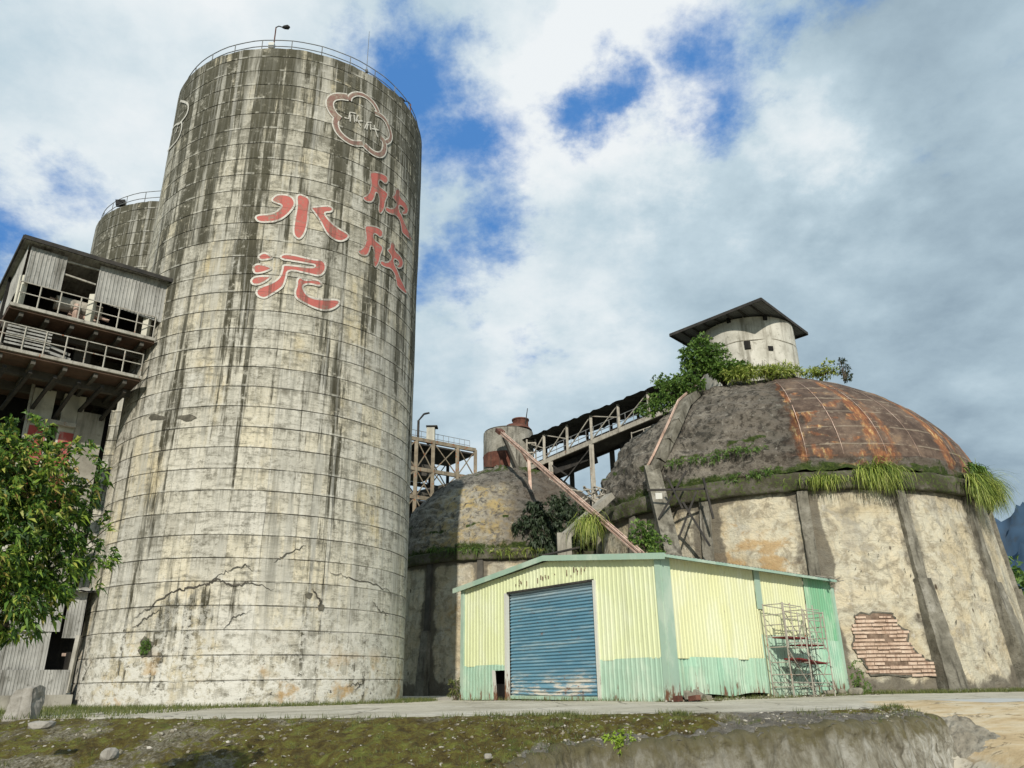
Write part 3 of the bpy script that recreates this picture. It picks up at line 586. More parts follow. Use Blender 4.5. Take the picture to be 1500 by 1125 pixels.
def orange1(b, z):
    o_ = 0
    for bc, w, k in ((bL+.015, .03, .85), (bA, .045, .95), (bA+.07, .035, .75), (bB, .05, .95), (bB+.12, .035, .8), (bB+.3, .06, .75)):
        wz = w*(1.6-.6*sstep(zlo, zhi, z)); o_ = max(o_, k*sstep(wz, wz*.2, abs(b-bc+.02*fbm(z*1.3, bc, 3))))
    o_ *= sstep(zlo-1.4, zlo+.3, z)*sstep(zhi+1, zhi-.4, z)*(.72+.5*fbm(b*8, z*.9, 6))
    if bA-.3 < b < bA and z < zhi-1.2: o_ = max(o_, .55*sstep(.05, .45, fbm(b*7, z*1.7, 11)+.12))
    return max(0, o_)
dome(C1, R1, Z1, H1, 'dome_near', dome1, rust1, orange1, None, .25, 1)
ya, _ = on_rev(668, 760, CD2, inv2); yb, _ = on_rev(738, 760, CD2, inv2)
dome(CD2, R2, Z2, H2, 'dome_far', dome2, None, None, lambda b, z: sstep(ya-.5, ya, b)*sstep(yb+.15, yb-.05, b)*sstep(Z2+5.6, Z2+4.6, z), .24, 7, 440, 120)
mb = MB()
for bb in (bL+.03, (bL+bA)/2+.01, bA+.03, (bA+bB)/2, bB+.05, bB+.25, bB+.5):
    ribbon(mb, [(bb*R1+.03*fbm(k, bb, 1), lerp(zlo+.1, zhi+.6, k/26)) for k in range(27)], .04, C1, inv1, .05, False, True)
mb.each('plate_rib', 'rust_light', dome1)
def drum(C, Rt, Rb, zt, parent, m, npil, b0, seed, sc_=1.):
    rad = lambda z: lerp(Rb, Rt, z/zt)
    pil = [b0+i*2*math.pi/npil for i in range(npil)]
    def dpil(b): return min(abs((b-p+math.pi) % (2*math.pi)-math.pi) for p in pil)
    def fn(u, v):
        b = (u-.5)*2*math.pi; z = v*zt
        return rp(C, rad(z)+.05*fbm(b*6, z*.5, seed)+.02*fbm(b*30, z*2, seed)+.10*sstep(1.2, 0, z)*fbm(b*20, z*2, 2), b, z)
    def at(u, v):
        b = (u-.5)*2*math.pi; z = v*zt; dd = dpil(b)*Rt
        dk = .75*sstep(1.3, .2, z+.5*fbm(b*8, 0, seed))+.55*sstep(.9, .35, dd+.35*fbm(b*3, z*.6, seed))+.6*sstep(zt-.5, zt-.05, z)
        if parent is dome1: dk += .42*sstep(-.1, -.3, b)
        if parent is dome1 and -.75 < b: dk += .65*sstep(.55, .0, abs((b-b0)*Rt-.55-.15*math.sin(z*1.3)))  # dark band right of one front pilaster, its cast shadow painted in
        og = 0
        if parent is dome1: og = 1.1*sstep(3.4, 1.2, math.hypot((b+.13)*Rt, (z-5.6)*1.1))*(.5+fbm(b*12, z*2.3, 5)) 
        else: og = .35*sstep(2.5, 1, math.hypot((b-ya)*Rt-1, z-5))
        return (dk, max(0, og), 0)
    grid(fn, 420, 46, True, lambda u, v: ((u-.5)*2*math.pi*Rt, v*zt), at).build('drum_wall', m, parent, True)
    for i, p in enumerate(pil):
        if not -1.9 < ((p+math.pi) % (2*math.pi)-math.pi) < 1.9: continue
        mb = MB()
        w, dpt = .27*sc_, .24*sc_
        def section(z, w, d, jit):
            return [rp(C, rad(z)-.2, p-w/Rt, z), rp(C, rad(z)+d, p-(w-.03)/Rt, z), rp(C, rad(z)+d, p+(w-.03)/Rt, z), rp(C, rad(z)-.2, p+w/Rt, z)]
        def col(z0, z1, w0, w1, d0, d1, n):
            vs = []; fs = []
            for k in range(n+1):
                z = lerp(z0, z1, k/n); f_ = k/n; vs += [v_+Vector((random.uniform(-.02, .02), random.uniform(-.025, .025), 0)) for v_ in section(z, lerp(w0, w1, f_), lerp(d0, d1, f_), 0)]
                if k: fs += [((k-1)*4+j, (k-1)*4+j+1, k*4+j+1, k*4+j) for j in range(3)]
            fs += [(0, 3, 2, 1), (n*4, n*4+1, n*4+2, n*4+3)]; mb.add(vs, fs)
        col(4.9*sc_, zt-.02, w, w, dpt, dpt, 14); mb.build('pilaster', 'rib' if parent is dome1 else 'dark_concrete', parent)
        mb = MB(); col(0, 4.9*sc_, w*1.75, w*1.3, dpt+.5*sc_, dpt+.12, 16); mb.build('buttress', 'rib', parent)
    def ring(u, v):
        b = (u-.5)*2*math.pi; prof = [(-.3, 0), (.32, 0), (.36, .1), (.36, .75*sc_), (.3, .88*sc_), (-.2, .95*sc_)]; k = round(v*5)
        return rp(C, Rt+prof[k][0]*sc_+.05*fbm(b*16, k*.2, seed)+.03*fbm(b*60, k, seed), b, zt+prof[k][1]+.06*fbm(b*14, k*.1, 4))
    grid(ring, 420, 5, True).build('ring_beam', MAT['ringmoss'], parent, True)
    return rad
def ring_mat():
    g = G('mossy_ring_beam'); p = g.pos(); n1 = g.noise(p, .9, 7, .65); n2 = g.noise(p, 6., 6, .7)
    b = g.ramp(n1, [(.3, (.035, .04, .015)), (.48, (.06, .055, .035)), (.6, (.12, .11, .085)), (.75, (.22, .2, .16))])
    b = g.mix(g.ss(.5, .62, n2), b, (.07, .10, .02)); return g.end(b, .95, n2, .9, .08)
MAT['ringmoss'] = ring_mat()
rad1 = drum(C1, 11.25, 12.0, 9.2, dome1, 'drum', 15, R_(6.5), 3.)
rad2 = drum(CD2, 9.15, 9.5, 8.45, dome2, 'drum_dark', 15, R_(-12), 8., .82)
# lower apron fade of the dome drum: exposed brick patch
BP = [(1253,900),(1305,897),(1312,915),(1330,925),(1330,943),(1345,960),(1372,975),(1378,990),(1275,988),(1262,965),(1248,950)]
bp = [on_rev(x, y, C1, rad1) for x, y in BP]; bp = [(b*12.0, z) for b, z in bp]
mb = MB(); surf_poly(mb, bp, C1, rad1, .06); pb = mb.build('brick_patch', 'mortar', dome1)
pb['label'] = 'patch where render has fallen and brick courses show'
mb = MB(); zmin, zmax = min(z for _, z in bp), max(z for _, z in bp); z = zmin+.04; row = 0
while z < zmax-.05:
    xs = []
    for (x0, y0), (x1, y1) in zip(bp, bp[1:]+bp[:1]):
        if (y0-z)*(y1-z) < 0: xs.append(x0+(x1-x0)*(z-y0)/(y1-y0))
    if len(xs) >= 2:
        u, ue = min(xs)-random.uniform(-.12, .15), max(xs)+random.uniform(-.15, .12)
        while u < ue:
            l = min(random.uniform(.35, .6), ue-u)
            if random.random() < .94:
                um = u+l/2; bb = um/12.0; r = rad1(z)+.035+random.uniform(-.02, .035); c = rp(C1, r, bb, z+random.uniform(-.012, .012)); tn = rp(C1, r, bb+.01, z)-rp(C1, r, bb-.01, z)
                mb.box(c, (l-.015, .12, random.uniform(.075, .125)), tn+Vector((0, 0, random.uniform(-.0006, .0006))))
            u += l
    z += .165; row += 1
mb.build('brick_course', 'brick', pb)
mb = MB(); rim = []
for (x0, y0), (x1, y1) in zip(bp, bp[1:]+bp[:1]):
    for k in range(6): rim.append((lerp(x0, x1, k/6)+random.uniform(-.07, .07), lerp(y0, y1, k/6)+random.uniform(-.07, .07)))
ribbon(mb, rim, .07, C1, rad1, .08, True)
mb.build('render_edge_shadow', 'spall_and_shadow', pb)  # dark ribbon paints the shadow along the broken render edge
# drum dents
mb = MB()
for i in range(46):
    b = random.uniform(.2, .95); z = random.uniform(2.5, 7.5); l = random.uniform(.06, .25); k = random.uniform(-.5, .2)
    ribbon(mb, [(b*12+k*j*l/3+random.uniform(-.02, .02), z-j*l/3) for j in range(4)], random.uniform(.02, .06), C1, rad1, .075, False, True)
mb.each('dent', 'spall_and_shadow', dome1)
# turrets
def turret(C, r, z0, z1, m, parent, seed, base=0):
    def fn(u, v):
        b = (u-.5)*2*math.pi; z = lerp(z0, z1, v); return rp(C, r*(1+base*(1-v))+.04*fbm(b*3, z*.6, seed), b, z)
    return grid(fn, 64, 20, True).build('turret', m, parent, True)
CT = (16.1, 48.25); ztop = 22.65
tu = turret(CT, 3.1, 18.0, ztop, 'turret', dome1, 2, .03)
MB().tube((CT[0], CT[1], ztop-.25), (CT[0], CT[1], ztop-.1), 2.95, n=40).build('turret_cap', 'dark_concrete', tu)
# plaster band ring on the turret
mb = MB()
for x, y, w, h in ((1095, 506, .38, .55), (1128, 511, .32, .3), (1068, 470, .25, .35), (1120, 466, .25, .35)):
    b, z = on_rev(x, y, CT, lambda z: 3.1); c = rp(CT, 3.14, b, z); tn = rp(CT, 3.1, b+.01, z)-rp(CT, 3.1, b-.01, z); mb = MB(); mb.box(c, (w, .14, h), tn); mb.build('window', 'void', tu)
b, z = on_rev(1118, 497, CT, lambda z: 3.1); mb = MB(); ribbon(mb, [(x*3.1, z-.03*math.sin(x*9)) for x in [i*.1-1.5 for i in range(31)]], .05, CT, 3.1, .05, False); mb.build('plaster_edge', 'spall', tu)
# square canopy roof
zc = 22.85; N_, E_, W_ = Vector((15.6, 42.9, zc)), Vector((20.35, 48.15, zc)), Vector((10.85, 48.05, zc)); B_ = E_+W_-N_
rf = thing('canopy_roof', (15.6, 48.1, zc), 'square grey sheet roof tilted over the turret of the big dome', 'roof')
e1, e2 = (E_-N_), (W_-N_)
def cor(P, U, V, nu, amp, m, name, parent, thick=.05):
    """sheet with shallow ribs running along V"""
    mb = MB(); n = nu*2; up = Vector((0, 0, 1))
    for side in (0, 1):
        k = len(mb.v)
        for i in range(n+1):
            o_ = up*((amp if i % 2 else 0)-side*thick)
            mb.v += [tuple(P+U*(i/n)+o_), tuple(P+U*(i/n)+V+o_)]
        mb.f += [(k+2*i, k+2*i+2, k+2*i+3, k+2*i+1) for i in range(n)]
    return mb.build(name, m, parent)
cor(N_, e2, e1, 40, .025, 'roof_grey', 'roof_sheet', rf)
mb = MB()
for k in range(1, 8): mb.beam(N_+e2*(k/8)-Vector((0, 0, .12)), N_+e2*(k/8)+e1-Vector((0, 0, .12)), .07, .12)
mb.build('purlin', 'dark_steel', rf)
mb = MB()
for a, b_ in ((N_, E_), (N_, W_), (E_, B_), (W_, B_)): mb.beam(a-Vector((0, 0, .1)), b_-Vector((0, 0, .1)), .06, .2)
mb.build('fascia', 'dark_steel', rf)
mb = MB()
for k in range(10): 
    p = rp(CT, 2.95, k/10*6.283, ztop-.1); mb.tube(p, p+Vector((0, 0, .3)), .04)
mb.build('support', 'steel', rf)
# far turret with rust base, steel drum on top
CT2 = (-.35, 61.2)
tu2 = turret(CT2, 2.05, 15.4, 20.0, 'turret_old', dome2, 4, .04)
mb = MB(); 
p = [on_rev(x, y, CT2, lambda z: 2.08) for x, y in ((708, 672), (713, 664), (728, 661), (744, 660), (748, 665), (747, 686), (730, 686), (709, 686))]; surf_poly(mb, [(b*2.08, z) for b, z in p], CT2, lambda z: 2.1+.082*(20-z)/4.6, .05); mb.build('rust_patch', 'rust', tu2)
MB().tube((CT2[0], CT2[1], 19.95), (CT2[0], CT2[1], 20.12), 2.0, n=40).build('turret_cap', 'dark_concrete', tu2)
t = thing('rusty_vent', (.5, 60.6, 20.1), 'rust red steel vent drum on top of the far turret', 'vent')
mb = MB(); mb.tube((.35, 60.6, 20.1), (.35, 60.6, 20.5), 1.25, .9, 20); mb.build('base', 'rust', t)
mb = MB(); mb.tube((.65, 60.6, 20.5), (.65, 60.6, 21.0), .66, .66, 20); mb.tube((.65, 60.6, 20.95), (.65, 60.6, 21.06), .72, .72, 20); mb.build('drum', 'rust', t)
MB().tube((1.0, 60., 20.2), (1.25, 59.9, 21.8), .05, .03).build('rod', 'dark_steel', t)
# ------------------------------------------------------------------ leaning struts, fallen boom
def lattice(p, q, w, name, m, parent):
    p, q = Vector(p), Vector(q); d = (q-p); n = int(d.length/.6); dn = d.normalized(); a = dn.cross(Vector((0, 0, 1))).normalized()*w/2; b = dn.cross(a).normalized()*w/2
    mb = MB(); cs = [a+b, a-b, -a-b, -a+b]
    for c in cs: mb.beam(p+c, q+c, .075)
    for i in range(n):
        for j in range(4):
            x, y = cs[j], cs[(j+1) % 4]
            if i % 2: x, y = y, x
            mb.beam(p+d*(i/n)+x, p+d*((i+1)/n)+y, .03)
    mb.quad(*[p+c*.9 for c in (cs[0], cs[1])], *[q+c*.9 for c in (cs[1], cs[0])])
    return mb.build(name, m, parent)
pA, pB = at_d(730, 630, 57.5), at_d(940, 812, 37.5)
t = thing('fallen_boom', pB, 'long rusty lattice boom leaning from the far turret down behind the green shed', 'boom')
lattice(pA, pB, .17, 'boom_frame', 'rust_light', t)
mb = MB(); mb.box(pA+(pB-pA)*.02, (1., .5, .3), pB-pA); mb.build('boom_tip', 'rust', t)
pC = at_d(738, 640, 58.2); pD = at_d(758, 688, 58.6)
t = thing('leaning_post', pD, 'dark post propped against the front of the far turret', 'post'); MB().beam(pC, pD, .3, .2).build('post', 'dark_concrete', t)
pC = at_d(774, 668, 55.5); pD = at_d(777, 722, 54.6)
t = thing('leaning_post', pD, 'rusty steel post standing on the far dome below its turret', 'post'); MB().beam(pC, pD, .22, .3).build('post', 'rust_light', t); MB().beam(pC+Vector((-.5, 0, .3)), pC+Vector((.1, 0, -.8)), .08).build('brace', 'rust', t)
# arched rib on the near dome and leaning column under it
mb = MB(); pts = []
for x, y in ((1024, 574), (1008, 600), (996, 628), (984, 655), (972, 682), (962, 702)):
    b, z = on_rev(x, y, C1, inv1); pts.append((b, z))
rib = [rp(C1, inv1(z)+.35, b, z+.25) for b, z in pts]
t = thing('conveyor_casing', rib[-1], 'narrow timber brown casing running down the left shoulder of the big dome', 'casing')
for a, b_ in zip(rib, rib[1:]): mb.beam(a, b_, .62, .45, (b_-Vector((C1[0], C1[1], 5))).normalized())
mb.build('casing', 'rib', t)
mb = MB()
for a, b_ in zip(rib, rib[1:]): mb.beam(a+Vector((-.34, -.1, .2)), b_+Vector((-.34, -.1, .2)), .07, .12)
mb.build('edge_strip', 'rust_light', t)
q0 = rib[-1]; q1 = at_d(985, 815, 38.6)
t = thing('leaning_column', (q1.x, q1.y, 0), 'leaning concrete column with rusty pipe below the dome casing', 'column')
mb = MB(); d = (q1-q0); q2 = q0+d*((q0.z-0)/(q0.z-q1.z)); mb.beam(q0+Vector((0, 0, .3)), q2, .8, .5, (0, 1, 0)); mb.build('column', 'rib', t)
MB().tube(q0+Vector((.35, -.4, -1)), q2+Vector((.35, -.4, 0)), .13).build('pipe', 'rust', t); MB().box(q0+d*.35+Vector((-.05, -.35, 0)), (.35, .2, .6)).build('box', 'jamb', t)
mb = MB()
for (x0, y0, x1, y1, dd) in ((948, 718, 1035, 716, 39), (1005, 690, 965, 760, 39.2), (1020, 720, 990, 800, 39), (1000, 735, 1040, 800, 38.8), (978, 700, 1000, 745, 38.9), (1030, 700, 1045, 760, 38.8)): mb.beam(at_d(x0, y0, dd), at_d(x1, y1, dd), .1)
t = thing('bent_steel_frame', at_d(990, 800, 39), 'tangle of thin bent steel bars beside the leaning column', 'steel frame'); mb.build('bars', 'dark_steel', t)
g0, g1, g2 = at_d(893, 727, 43.5), at_d(826, 787, 41.5), at_d(823, 830, 41.5)
t = thing('broken_duct', (g1.x, g1.y, 0), 'broken concrete duct sloping off the big dome onto a short pillar', 'duct')
MB().beam(g0, g1, .7, .35).build('duct', 'old_concrete', t); MB().beam((g1.x, g1.y, g1.z+.2), (g1.x, g1.y, 0), .75, .6).build('pillar', 'old_concrete', t)
MB().tube(g1+Vector((-1.2, -.3, -1.)), g1+Vector((.8, -.3, -.6)), .06).build('pipe', 'dark_steel', t)
# ------------------------------------------------------------------ conveyor gallery between the domes
gA, gB = Vector((.75, 60., 0)), Vector((13.4, 47.6, 0)); gd = (gB-gA); gl = gd.length; gu = gd.normalized(); gn = Vector((-gu.y, gu.x, 0))
if gn.y < 0: gn = -gn
def gp(f, side, z): return gA+gd*f+gn*(side*2.5)+Vector((0, 0, z))
dz = lambda f: 16.6+2.05*f; rz = lambda f: 18.95+1.35*f
t = thing('conveyor_gallery', (gA.x, gA.y, 0), 'open sided roofed conveyor gallery on stilts joining the two domes', 'gallery')
gal = t
nn = 60; mb = MB()
for side in (0, 1):
    k = len(mb.v)
    for i in range(nn+1):
        f = -.04+i/nn*1.06; wv = .05*math.sin(i*1.9)+.05*fbm(i*.3, 0, 1)+(.04 if i % 2 else 0)
        mb.v += [tuple(gp(f, -.16, rz(f)-.02+wv-side*.06)), tuple(gp(f, .5, rz(f)+.35+wv-side*.06)), tuple(gp(f, 1.15, rz(f)-.02+wv-side*.06))]
    for i in range(nn):
        for j in (0, 1): mb.f.append((k+3*i+j, k+3*i+j+1, k+3*i+j+4, k+3*i+j+3))
mb.build('roof_sheet', 'dark_steel', t)
mb = MB(); mb.beam(gp(-.03, .5, dz(0)-.1), gp(1, .5, dz(1)-.1), 2.5, .12); mb.build('deck', 'dark_concrete', t)
mb = MB(); mb.beam(gp(-.03, 0, dz(0)-.15), gp(1, 0, dz(1)-.15), .16, .34); mb.build('edge_beam', 'steel', t)
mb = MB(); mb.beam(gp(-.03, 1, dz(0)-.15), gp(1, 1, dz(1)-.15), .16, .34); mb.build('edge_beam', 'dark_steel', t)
fs = [.02, .135, .27, .405, .55, .70, .86, 1.]
for f in fs:
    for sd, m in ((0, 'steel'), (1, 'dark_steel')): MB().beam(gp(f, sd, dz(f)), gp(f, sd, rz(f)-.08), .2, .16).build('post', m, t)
mb = MB()
for i, (f, f2) in enumerate(zip(fs, fs[1:])):
    mb.beam(gp(f, 0, dz(f)+.05), gp(f2, 0, rz(f2)-.15), .07)
    if i < 2 or i == 3: mb.beam(gp(f, 0, rz(f)-.15), gp(f2, 0, lerp(dz(f2), rz(f2), .45)), .07)
mb.each('brace', 'steel', t)
mb = MB()
for sd in (0, 1):
    for h in (.5, 1.):
        mb.beam(gp(0, sd, dz(0)+h), gp(1, sd, dz(1)+h), .045)
    for k in range(24): f = k/24; mb.beam(gp(f, sd, dz(f)), gp(f, sd, dz(f)+1.), .04)
mb.build('railing', 'rail', t)
mb = MB(); mb.path([gp(f, .45, dz(f)+.45) for f in (0, .35, .7, 1)], [.28, .3, .28, .25], 6); mb.build('conveyor_belt', 'dark_steel', t)
for f, m, zb in ((.17, 'steel', 13.2), (.40, 'steel', 0), (.86, 'steel', 0)):
    MB().beam(gp(f, 0, dz(f)-.3), gp(f, 0, zb), .34, .3).build('leg', m, t)
for f in (.17, .40, .66, .86): MB().beam(gp(f, 1, dz(f)-.3), gp(f, 1, 0), .36, .3).build('leg', 'dark_concrete', t)
mb = MB(); mb.beam(gp(.17, 0, dz(.17)-.5), gp(.26, 0, dz(.2)-1.7), .1); mb.beam(gp(.40, 0, dz(.4)-.5), gp(.24, 0, dz(.2)-2.2), .1); mb.beam(gp(.42, 1, dz(.4)-2.), gp(.66, 1, dz(.6)-4), .5, .35); mb.beam(gp(.4, 1, 11), gp(.66, 1, 14.5), .08); mb.each('leg_brace', 'dark_steel', t)
mb = MB(); mb.beam(gp(.08, .4, dz(.1)-.9), gp(.34, .6, dz(.34)-.6), 1.2, .7); mb.beam(gp(.5, .7, dz(.5)-.8), gp(.7, .5, dz(.7)-.7), 1.1, .5); mb.each('duct', 'dark_steel', t)
# little balcony bracket and hopper
mb = MB(); c = gp(.62, -.12, dz(.62)-1.3)
for k in (0, .45): mb.beam(c+Vector((0, 0, k)), c+gu*2.1+Vector((0, 0, k+.15)), .06)
for k in (0, 1, 2): mb.beam(c+gu*k*1.05, c+gu*k*1.05+Vector((0, 0, .55)), .06)
mb.build('bracket_rail', 'steel', t)
t2 = thing('steel_hopper', gp(.74, .1, dz(.74)-2.6), 'dented grey hopper hanging under the conveyor gallery', 'hopper'); c = Vector(t2.location)
MB().tube(c+Vector((0, 0, .2)), c+Vector((0, 0, 1.2)), .75, .8, 14).build('hopper_body', 'grey_sheet', t2); MB().tube(c+Vector((0, 0, -1.)), c+Vector((0, 0, .2)), .3, .75, 14).build('cone', 'rust', t2)
# debris below gallery
mb = MB()
for i in range(26):
    p = at_d(random.uniform(850, 890), random.uniform(712, 738), random.uniform(46, 48)); mb.beam(p, p+Vector((random.uniform(-1, 1), random.uniform(-.5, .5), random.uniform(-.5, .5))), random.uniform(.05, .16), .06)
t = thing('scrap_heap', at_d(870, 730, 47), 'jumble of broken roofing strips and bars between the two domes', 'scrap'); mb.each('scrap', 'steel', t)
# shutter-like ladder beside far turret
p0 = at_d(779, 690, 59.2); t = thing('ladder', (p0.x, p0.y, 15.2), 'short pale ladder fixed beside the far turret', 'ladder'); mb = MB()
for sx in (-.35, .35): mb.beam((p0.x+sx, p0.y, 15.0), (p0.x+sx, p0.y, 18.9), .12)
for k in range(5): mb.beam((p0.x-.35, p0.y, 15.4+k*.8), (p0.x+.35, p0.y, 15.4+k*.8), .1)
mb.build('frame', 'steel', t)
# ------------------------------------------------------------------ steel frame tower behind the far dome
tA = Vector((67*math.sin(R_(-9.2)), 67*math.cos(R_(-9.2)), 0)); tB = Vector((71.5*math.sin(R_(-2.9)), 71.5*math.cos(R_(-2.9)), 0)); td = tB-tA; tn = Vector((-td.y, td.x, 0)).normalized()
if tn.y < 0: tn = -tn
tw = thing('steel_frame_tower', (tA.x, tA.y, 0), 'cross braced pale steel frame tower behind the far dome', 'tower')
def tp(f, s, z): return tA+td*f+tn*(s*5)+Vector((0, 0, z))
lv = [21.7, 18.9, 16.3, 13.5, 10.7, 8.]; cf = [0., .27, .47, .77, 1.]
for f in cf:
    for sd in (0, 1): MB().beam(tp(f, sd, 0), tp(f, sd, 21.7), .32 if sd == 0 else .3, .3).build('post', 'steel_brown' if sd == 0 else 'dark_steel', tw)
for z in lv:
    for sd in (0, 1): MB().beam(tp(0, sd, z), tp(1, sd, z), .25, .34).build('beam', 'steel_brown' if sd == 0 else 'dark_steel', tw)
for sd in (0, 1):
    mb = MB()
    for z0, z1 in zip(lv, lv[1:]):
        for f0, f1 in zip(cf, cf[1:]): mb.beam(tp(f0, sd, z0), tp(f1, sd, z1), .085); mb.beam(tp(f0, sd, z1), tp(f1, sd, z0), .085)
    mb.build('brace', 'steel_brown', tw)
mb = MB(); mb.beam(tp(0, .5, 21.3), tp(1, .5, 21.3), 5., .15); mb.beam(tp(0, .5, 16.), tp(.6, .5, 16.), 5., .15); mb.beam(tp(0, .5, 10.5), tp(.8, .5, 10.5), 5., .15); mb.each('floor', 'dark_steel', tw)
mb = MB(); mb.beam(tp(.2, .6, 20), tp(.6, .6, 20), 2.5, 2.2); mb.box(tp(.3, .7, 14.5), (2.2, 2, 2.6)); mb.box(tp(.75, .6, 13.6), (3, 2, 3.5)); mb.tube(tp(.1, .4, 16), tp(.9, .5, 18.6), .4); mb.build('machinery', 'dark_concrete', tw)
mb = MB()
for h in (.5, 1.): mb.beam(tp(.25, .2, 21.9+h), tp(1, .2, 21.9+h), .04)
for k in range(12): f = .25+.75*k/11; mb.beam(tp(f, .2, 21.9), tp(f, .2, 22.9), .04)
mb.build('railing', 'rail', tw)
c = tp(.47, .1, 21.6); t = thing('roof_box', c, 'small pale vent box on top of the steel frame tower', 'vent'); MB().box(c+Vector((0, 0, .85)), (.75, .7, 1.5)).build('casing', 'pier', t); MB().box(c+Vector((.1, 0, 1.7)), (1.05, .9, .12)).build('lid', 'dark_steel', t)
c = tp(.30, .05, 21.9); t = thing('lamp_post', c, 'dark lamp post with bent arm on the corner of the steel frame tower', 'lamp'); MB().beam(c, c+Vector((0, 0, 1.7)), .2).build('pole', 'dark_steel', t); MB().path([c+Vector((0, 0, 1.7)), c+Vector((.5, 0, 2.35)), c+Vector((1., 0, 2.45))], [.07, .1, .09]).build('lamp_head', 'lamp', t)
# ------------------------------------------------------------------ left handling tower
hA = Vector((-17.92, 24.8, 0)); hE = Vector((-14.1, 28.1, 0)); ha = (hE-hA).normalized(); hb = Vector((-ha.y, ha.x, 0))
if hb.dot(hA) < 0: hb = -hb
HL = (hE-hA).length
def hs(x, y):
    p = on_plane(x, y, hA, hE); return (Vector((p.x, p.y, 0))-hA).dot(ha), p.z
def hp(s, k, z): return hA+ha*s+hb*k+Vector((0, 0, z))
house = thing('handling_tower', (hA.x, hA.y, 0), 'derelict concrete handling tower clad in grey sheet beside the big silo', 'industrial building')
zR = hs(45, 350)[1]-.1; 
def csheet(P, Q, zb, zt, pitch, amp, out, thick=0, wav=0):
    """corrugated upright sheet from P to Q; zb, zt are functions of distance"""
    P, Q = Vector(P), Vector(Q); d = Q-P; L = d.length; d = d/L; n = max(2, int(L/pitch*6)); mb = MB()
    for i in range(n+1):
        s = L*i/n; k = (i % 6); o_ = Vector(out)*(amp*.75 if k in (1, 2) else 0); p = P+d*s+o_
        a, b = zb(s), zt(s)
        p = p+Vector(out)*(wav or .02)*fbm(s*.7, zb(0), 2)
        for j in range(5): k_ = (.03 if wav else .018)*fbm(s*.9, j*.8, 3); mb.v.append((p.x+out[0]*k_, p.y+out[1]*k_, lerp(a, b, j/4)))
    for i in range(n):
        for j in range(4): mb.f.append((i*5+j, i*5+5+j, i*5+6+j, i*5+1+j))
    return mb
nrm = -hb
def hsheet(pts, k=-.06, name='cladding_panel'):
    (s0, t0), (s1, t1), (s2, b1), (s3, b0) = [hs(*p) for p in pts]
    return csheet(hp(s0, k, 0), hp(s1, k, 0), lambda s: lerp(b0, b1, s/(s1-s0)), lambda s: lerp(t0, t1, s/(s1-s0)), .13, .03, nrm).build(name, 'grey_sheet', house)
cor(hp(-.25, -.35, zR), ha*(HL+.35), hb*6.2+Vector((0, 0, -.1)), 26, .03, 'grey_sheet', 'roof_sheet', house)
MB().beam(hp(-.25, -.36, zR-.06), hp(HL+.1, -.36, zR-.06), .06, .16).build('fascia', 'dark_steel', house)
MB().beam(hp(-.25, -.3, zR-.06), hp(-.25, 5.8, zR-.06), .06, .2).build('fascia', 'dark_steel', house)
hsheet([(46, 362), (99, 378), (86, 427), (31, 413)]); hsheet([(147, 390), (248, 416), (233, 473), (137, 441)])
zc1 = hs(31, 413)[1]; csheet(hp(0, -.02, 0), hp(0, 5.9, 0), lambda s: zc1-.1, lambda s: zR-.1, .13, .03, -ha).build('cladding_panel', 'grey_sheet', house)
f1l, f1r = hs(20, 436), hs(225, 502); zF1 = (f1l[1]+f1r[1])/2; f2l, f2r = hs(3, 500), hs(205, 556); zF2 = (f2l[1]+f2r[1])/2
s1e = f1r[0]; s2e = f2r[0]
def slab(z, s0, s1, name='floor_slab'):
    mb = MB(); mb.box(hp((s0+s1)/2, 2.9, z-.17), (s1-s0, 6., .2), ha); sl = mb.build(name, 'soffit', house)
    MB().box(hp((s0+s1)/2, -.14, z-.12), (s1-s0+.02, .1, .12), ha).build('edge_beam', 'rail_pale', house)
    mb = MB()
    for k in range(6): mb.box(hp(lerp(s0, s1, (k+.5)/6), 2.9, z-.35), (.14, 5.8, .18), ha)
    for k in (1.2, 3.): mb.box(hp((s0+s1)/2, k, z-.42), (s1-s0, .22, .3), ha)
    mb.build('floor_beam', 'dark_concrete', house)
slab(zF1, -.15, s1e); slab(zF2, -1.6, s2e)
def hrail(z, s0, s1, n, louv=None):
    mb = MB()
    for h in (.42, .85): mb.beam(hp(s0, -.14, z+h), hp(s1, -.14, z+h), .035)
    for i in range(n+1): s = lerp(s0, s1, i/n); mb.beam(hp(s, -.14, z-.05), hp(s, -.14, z+.85), .04)
    mb.build('railing', 'rail_pale', house)
hrail(zF1, .0, s1e-.1, 7); hrail(zF2, -1.5, s2e-.05, 9)
mb = MB(); sA, sB = hs(10, 480)[0], hs(74, 500)[0]
for k in range(6): mb.beam(hp(sA, -.11, zF2+.12+k*.13), hp(sB, -.11, zF2+.12+k*.13), .02, .07)
mb.beam(hp(sB, -.05, zF2+.12), hp(sB+.75, .0, zF2+.02), .02, .1); mb.beam(hp(sB, -.05, zF2+.35), hp(sB+.7, .0, zF2+.2), .02, .1)
mb.build('louvre', 'grey_sheet', house)
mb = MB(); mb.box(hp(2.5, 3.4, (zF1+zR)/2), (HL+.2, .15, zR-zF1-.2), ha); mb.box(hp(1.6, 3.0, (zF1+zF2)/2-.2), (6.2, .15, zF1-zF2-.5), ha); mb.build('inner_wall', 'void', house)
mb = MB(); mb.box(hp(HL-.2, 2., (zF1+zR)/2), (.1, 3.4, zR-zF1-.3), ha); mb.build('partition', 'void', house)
for x in (15, 137, 222):
    s = hs(x, 440)[0]; MB().beam(hp(max(.1, s), .1, zF1), hp(max(.1, s), .1, zc1+.3), .22).build('post', 'pier', house)
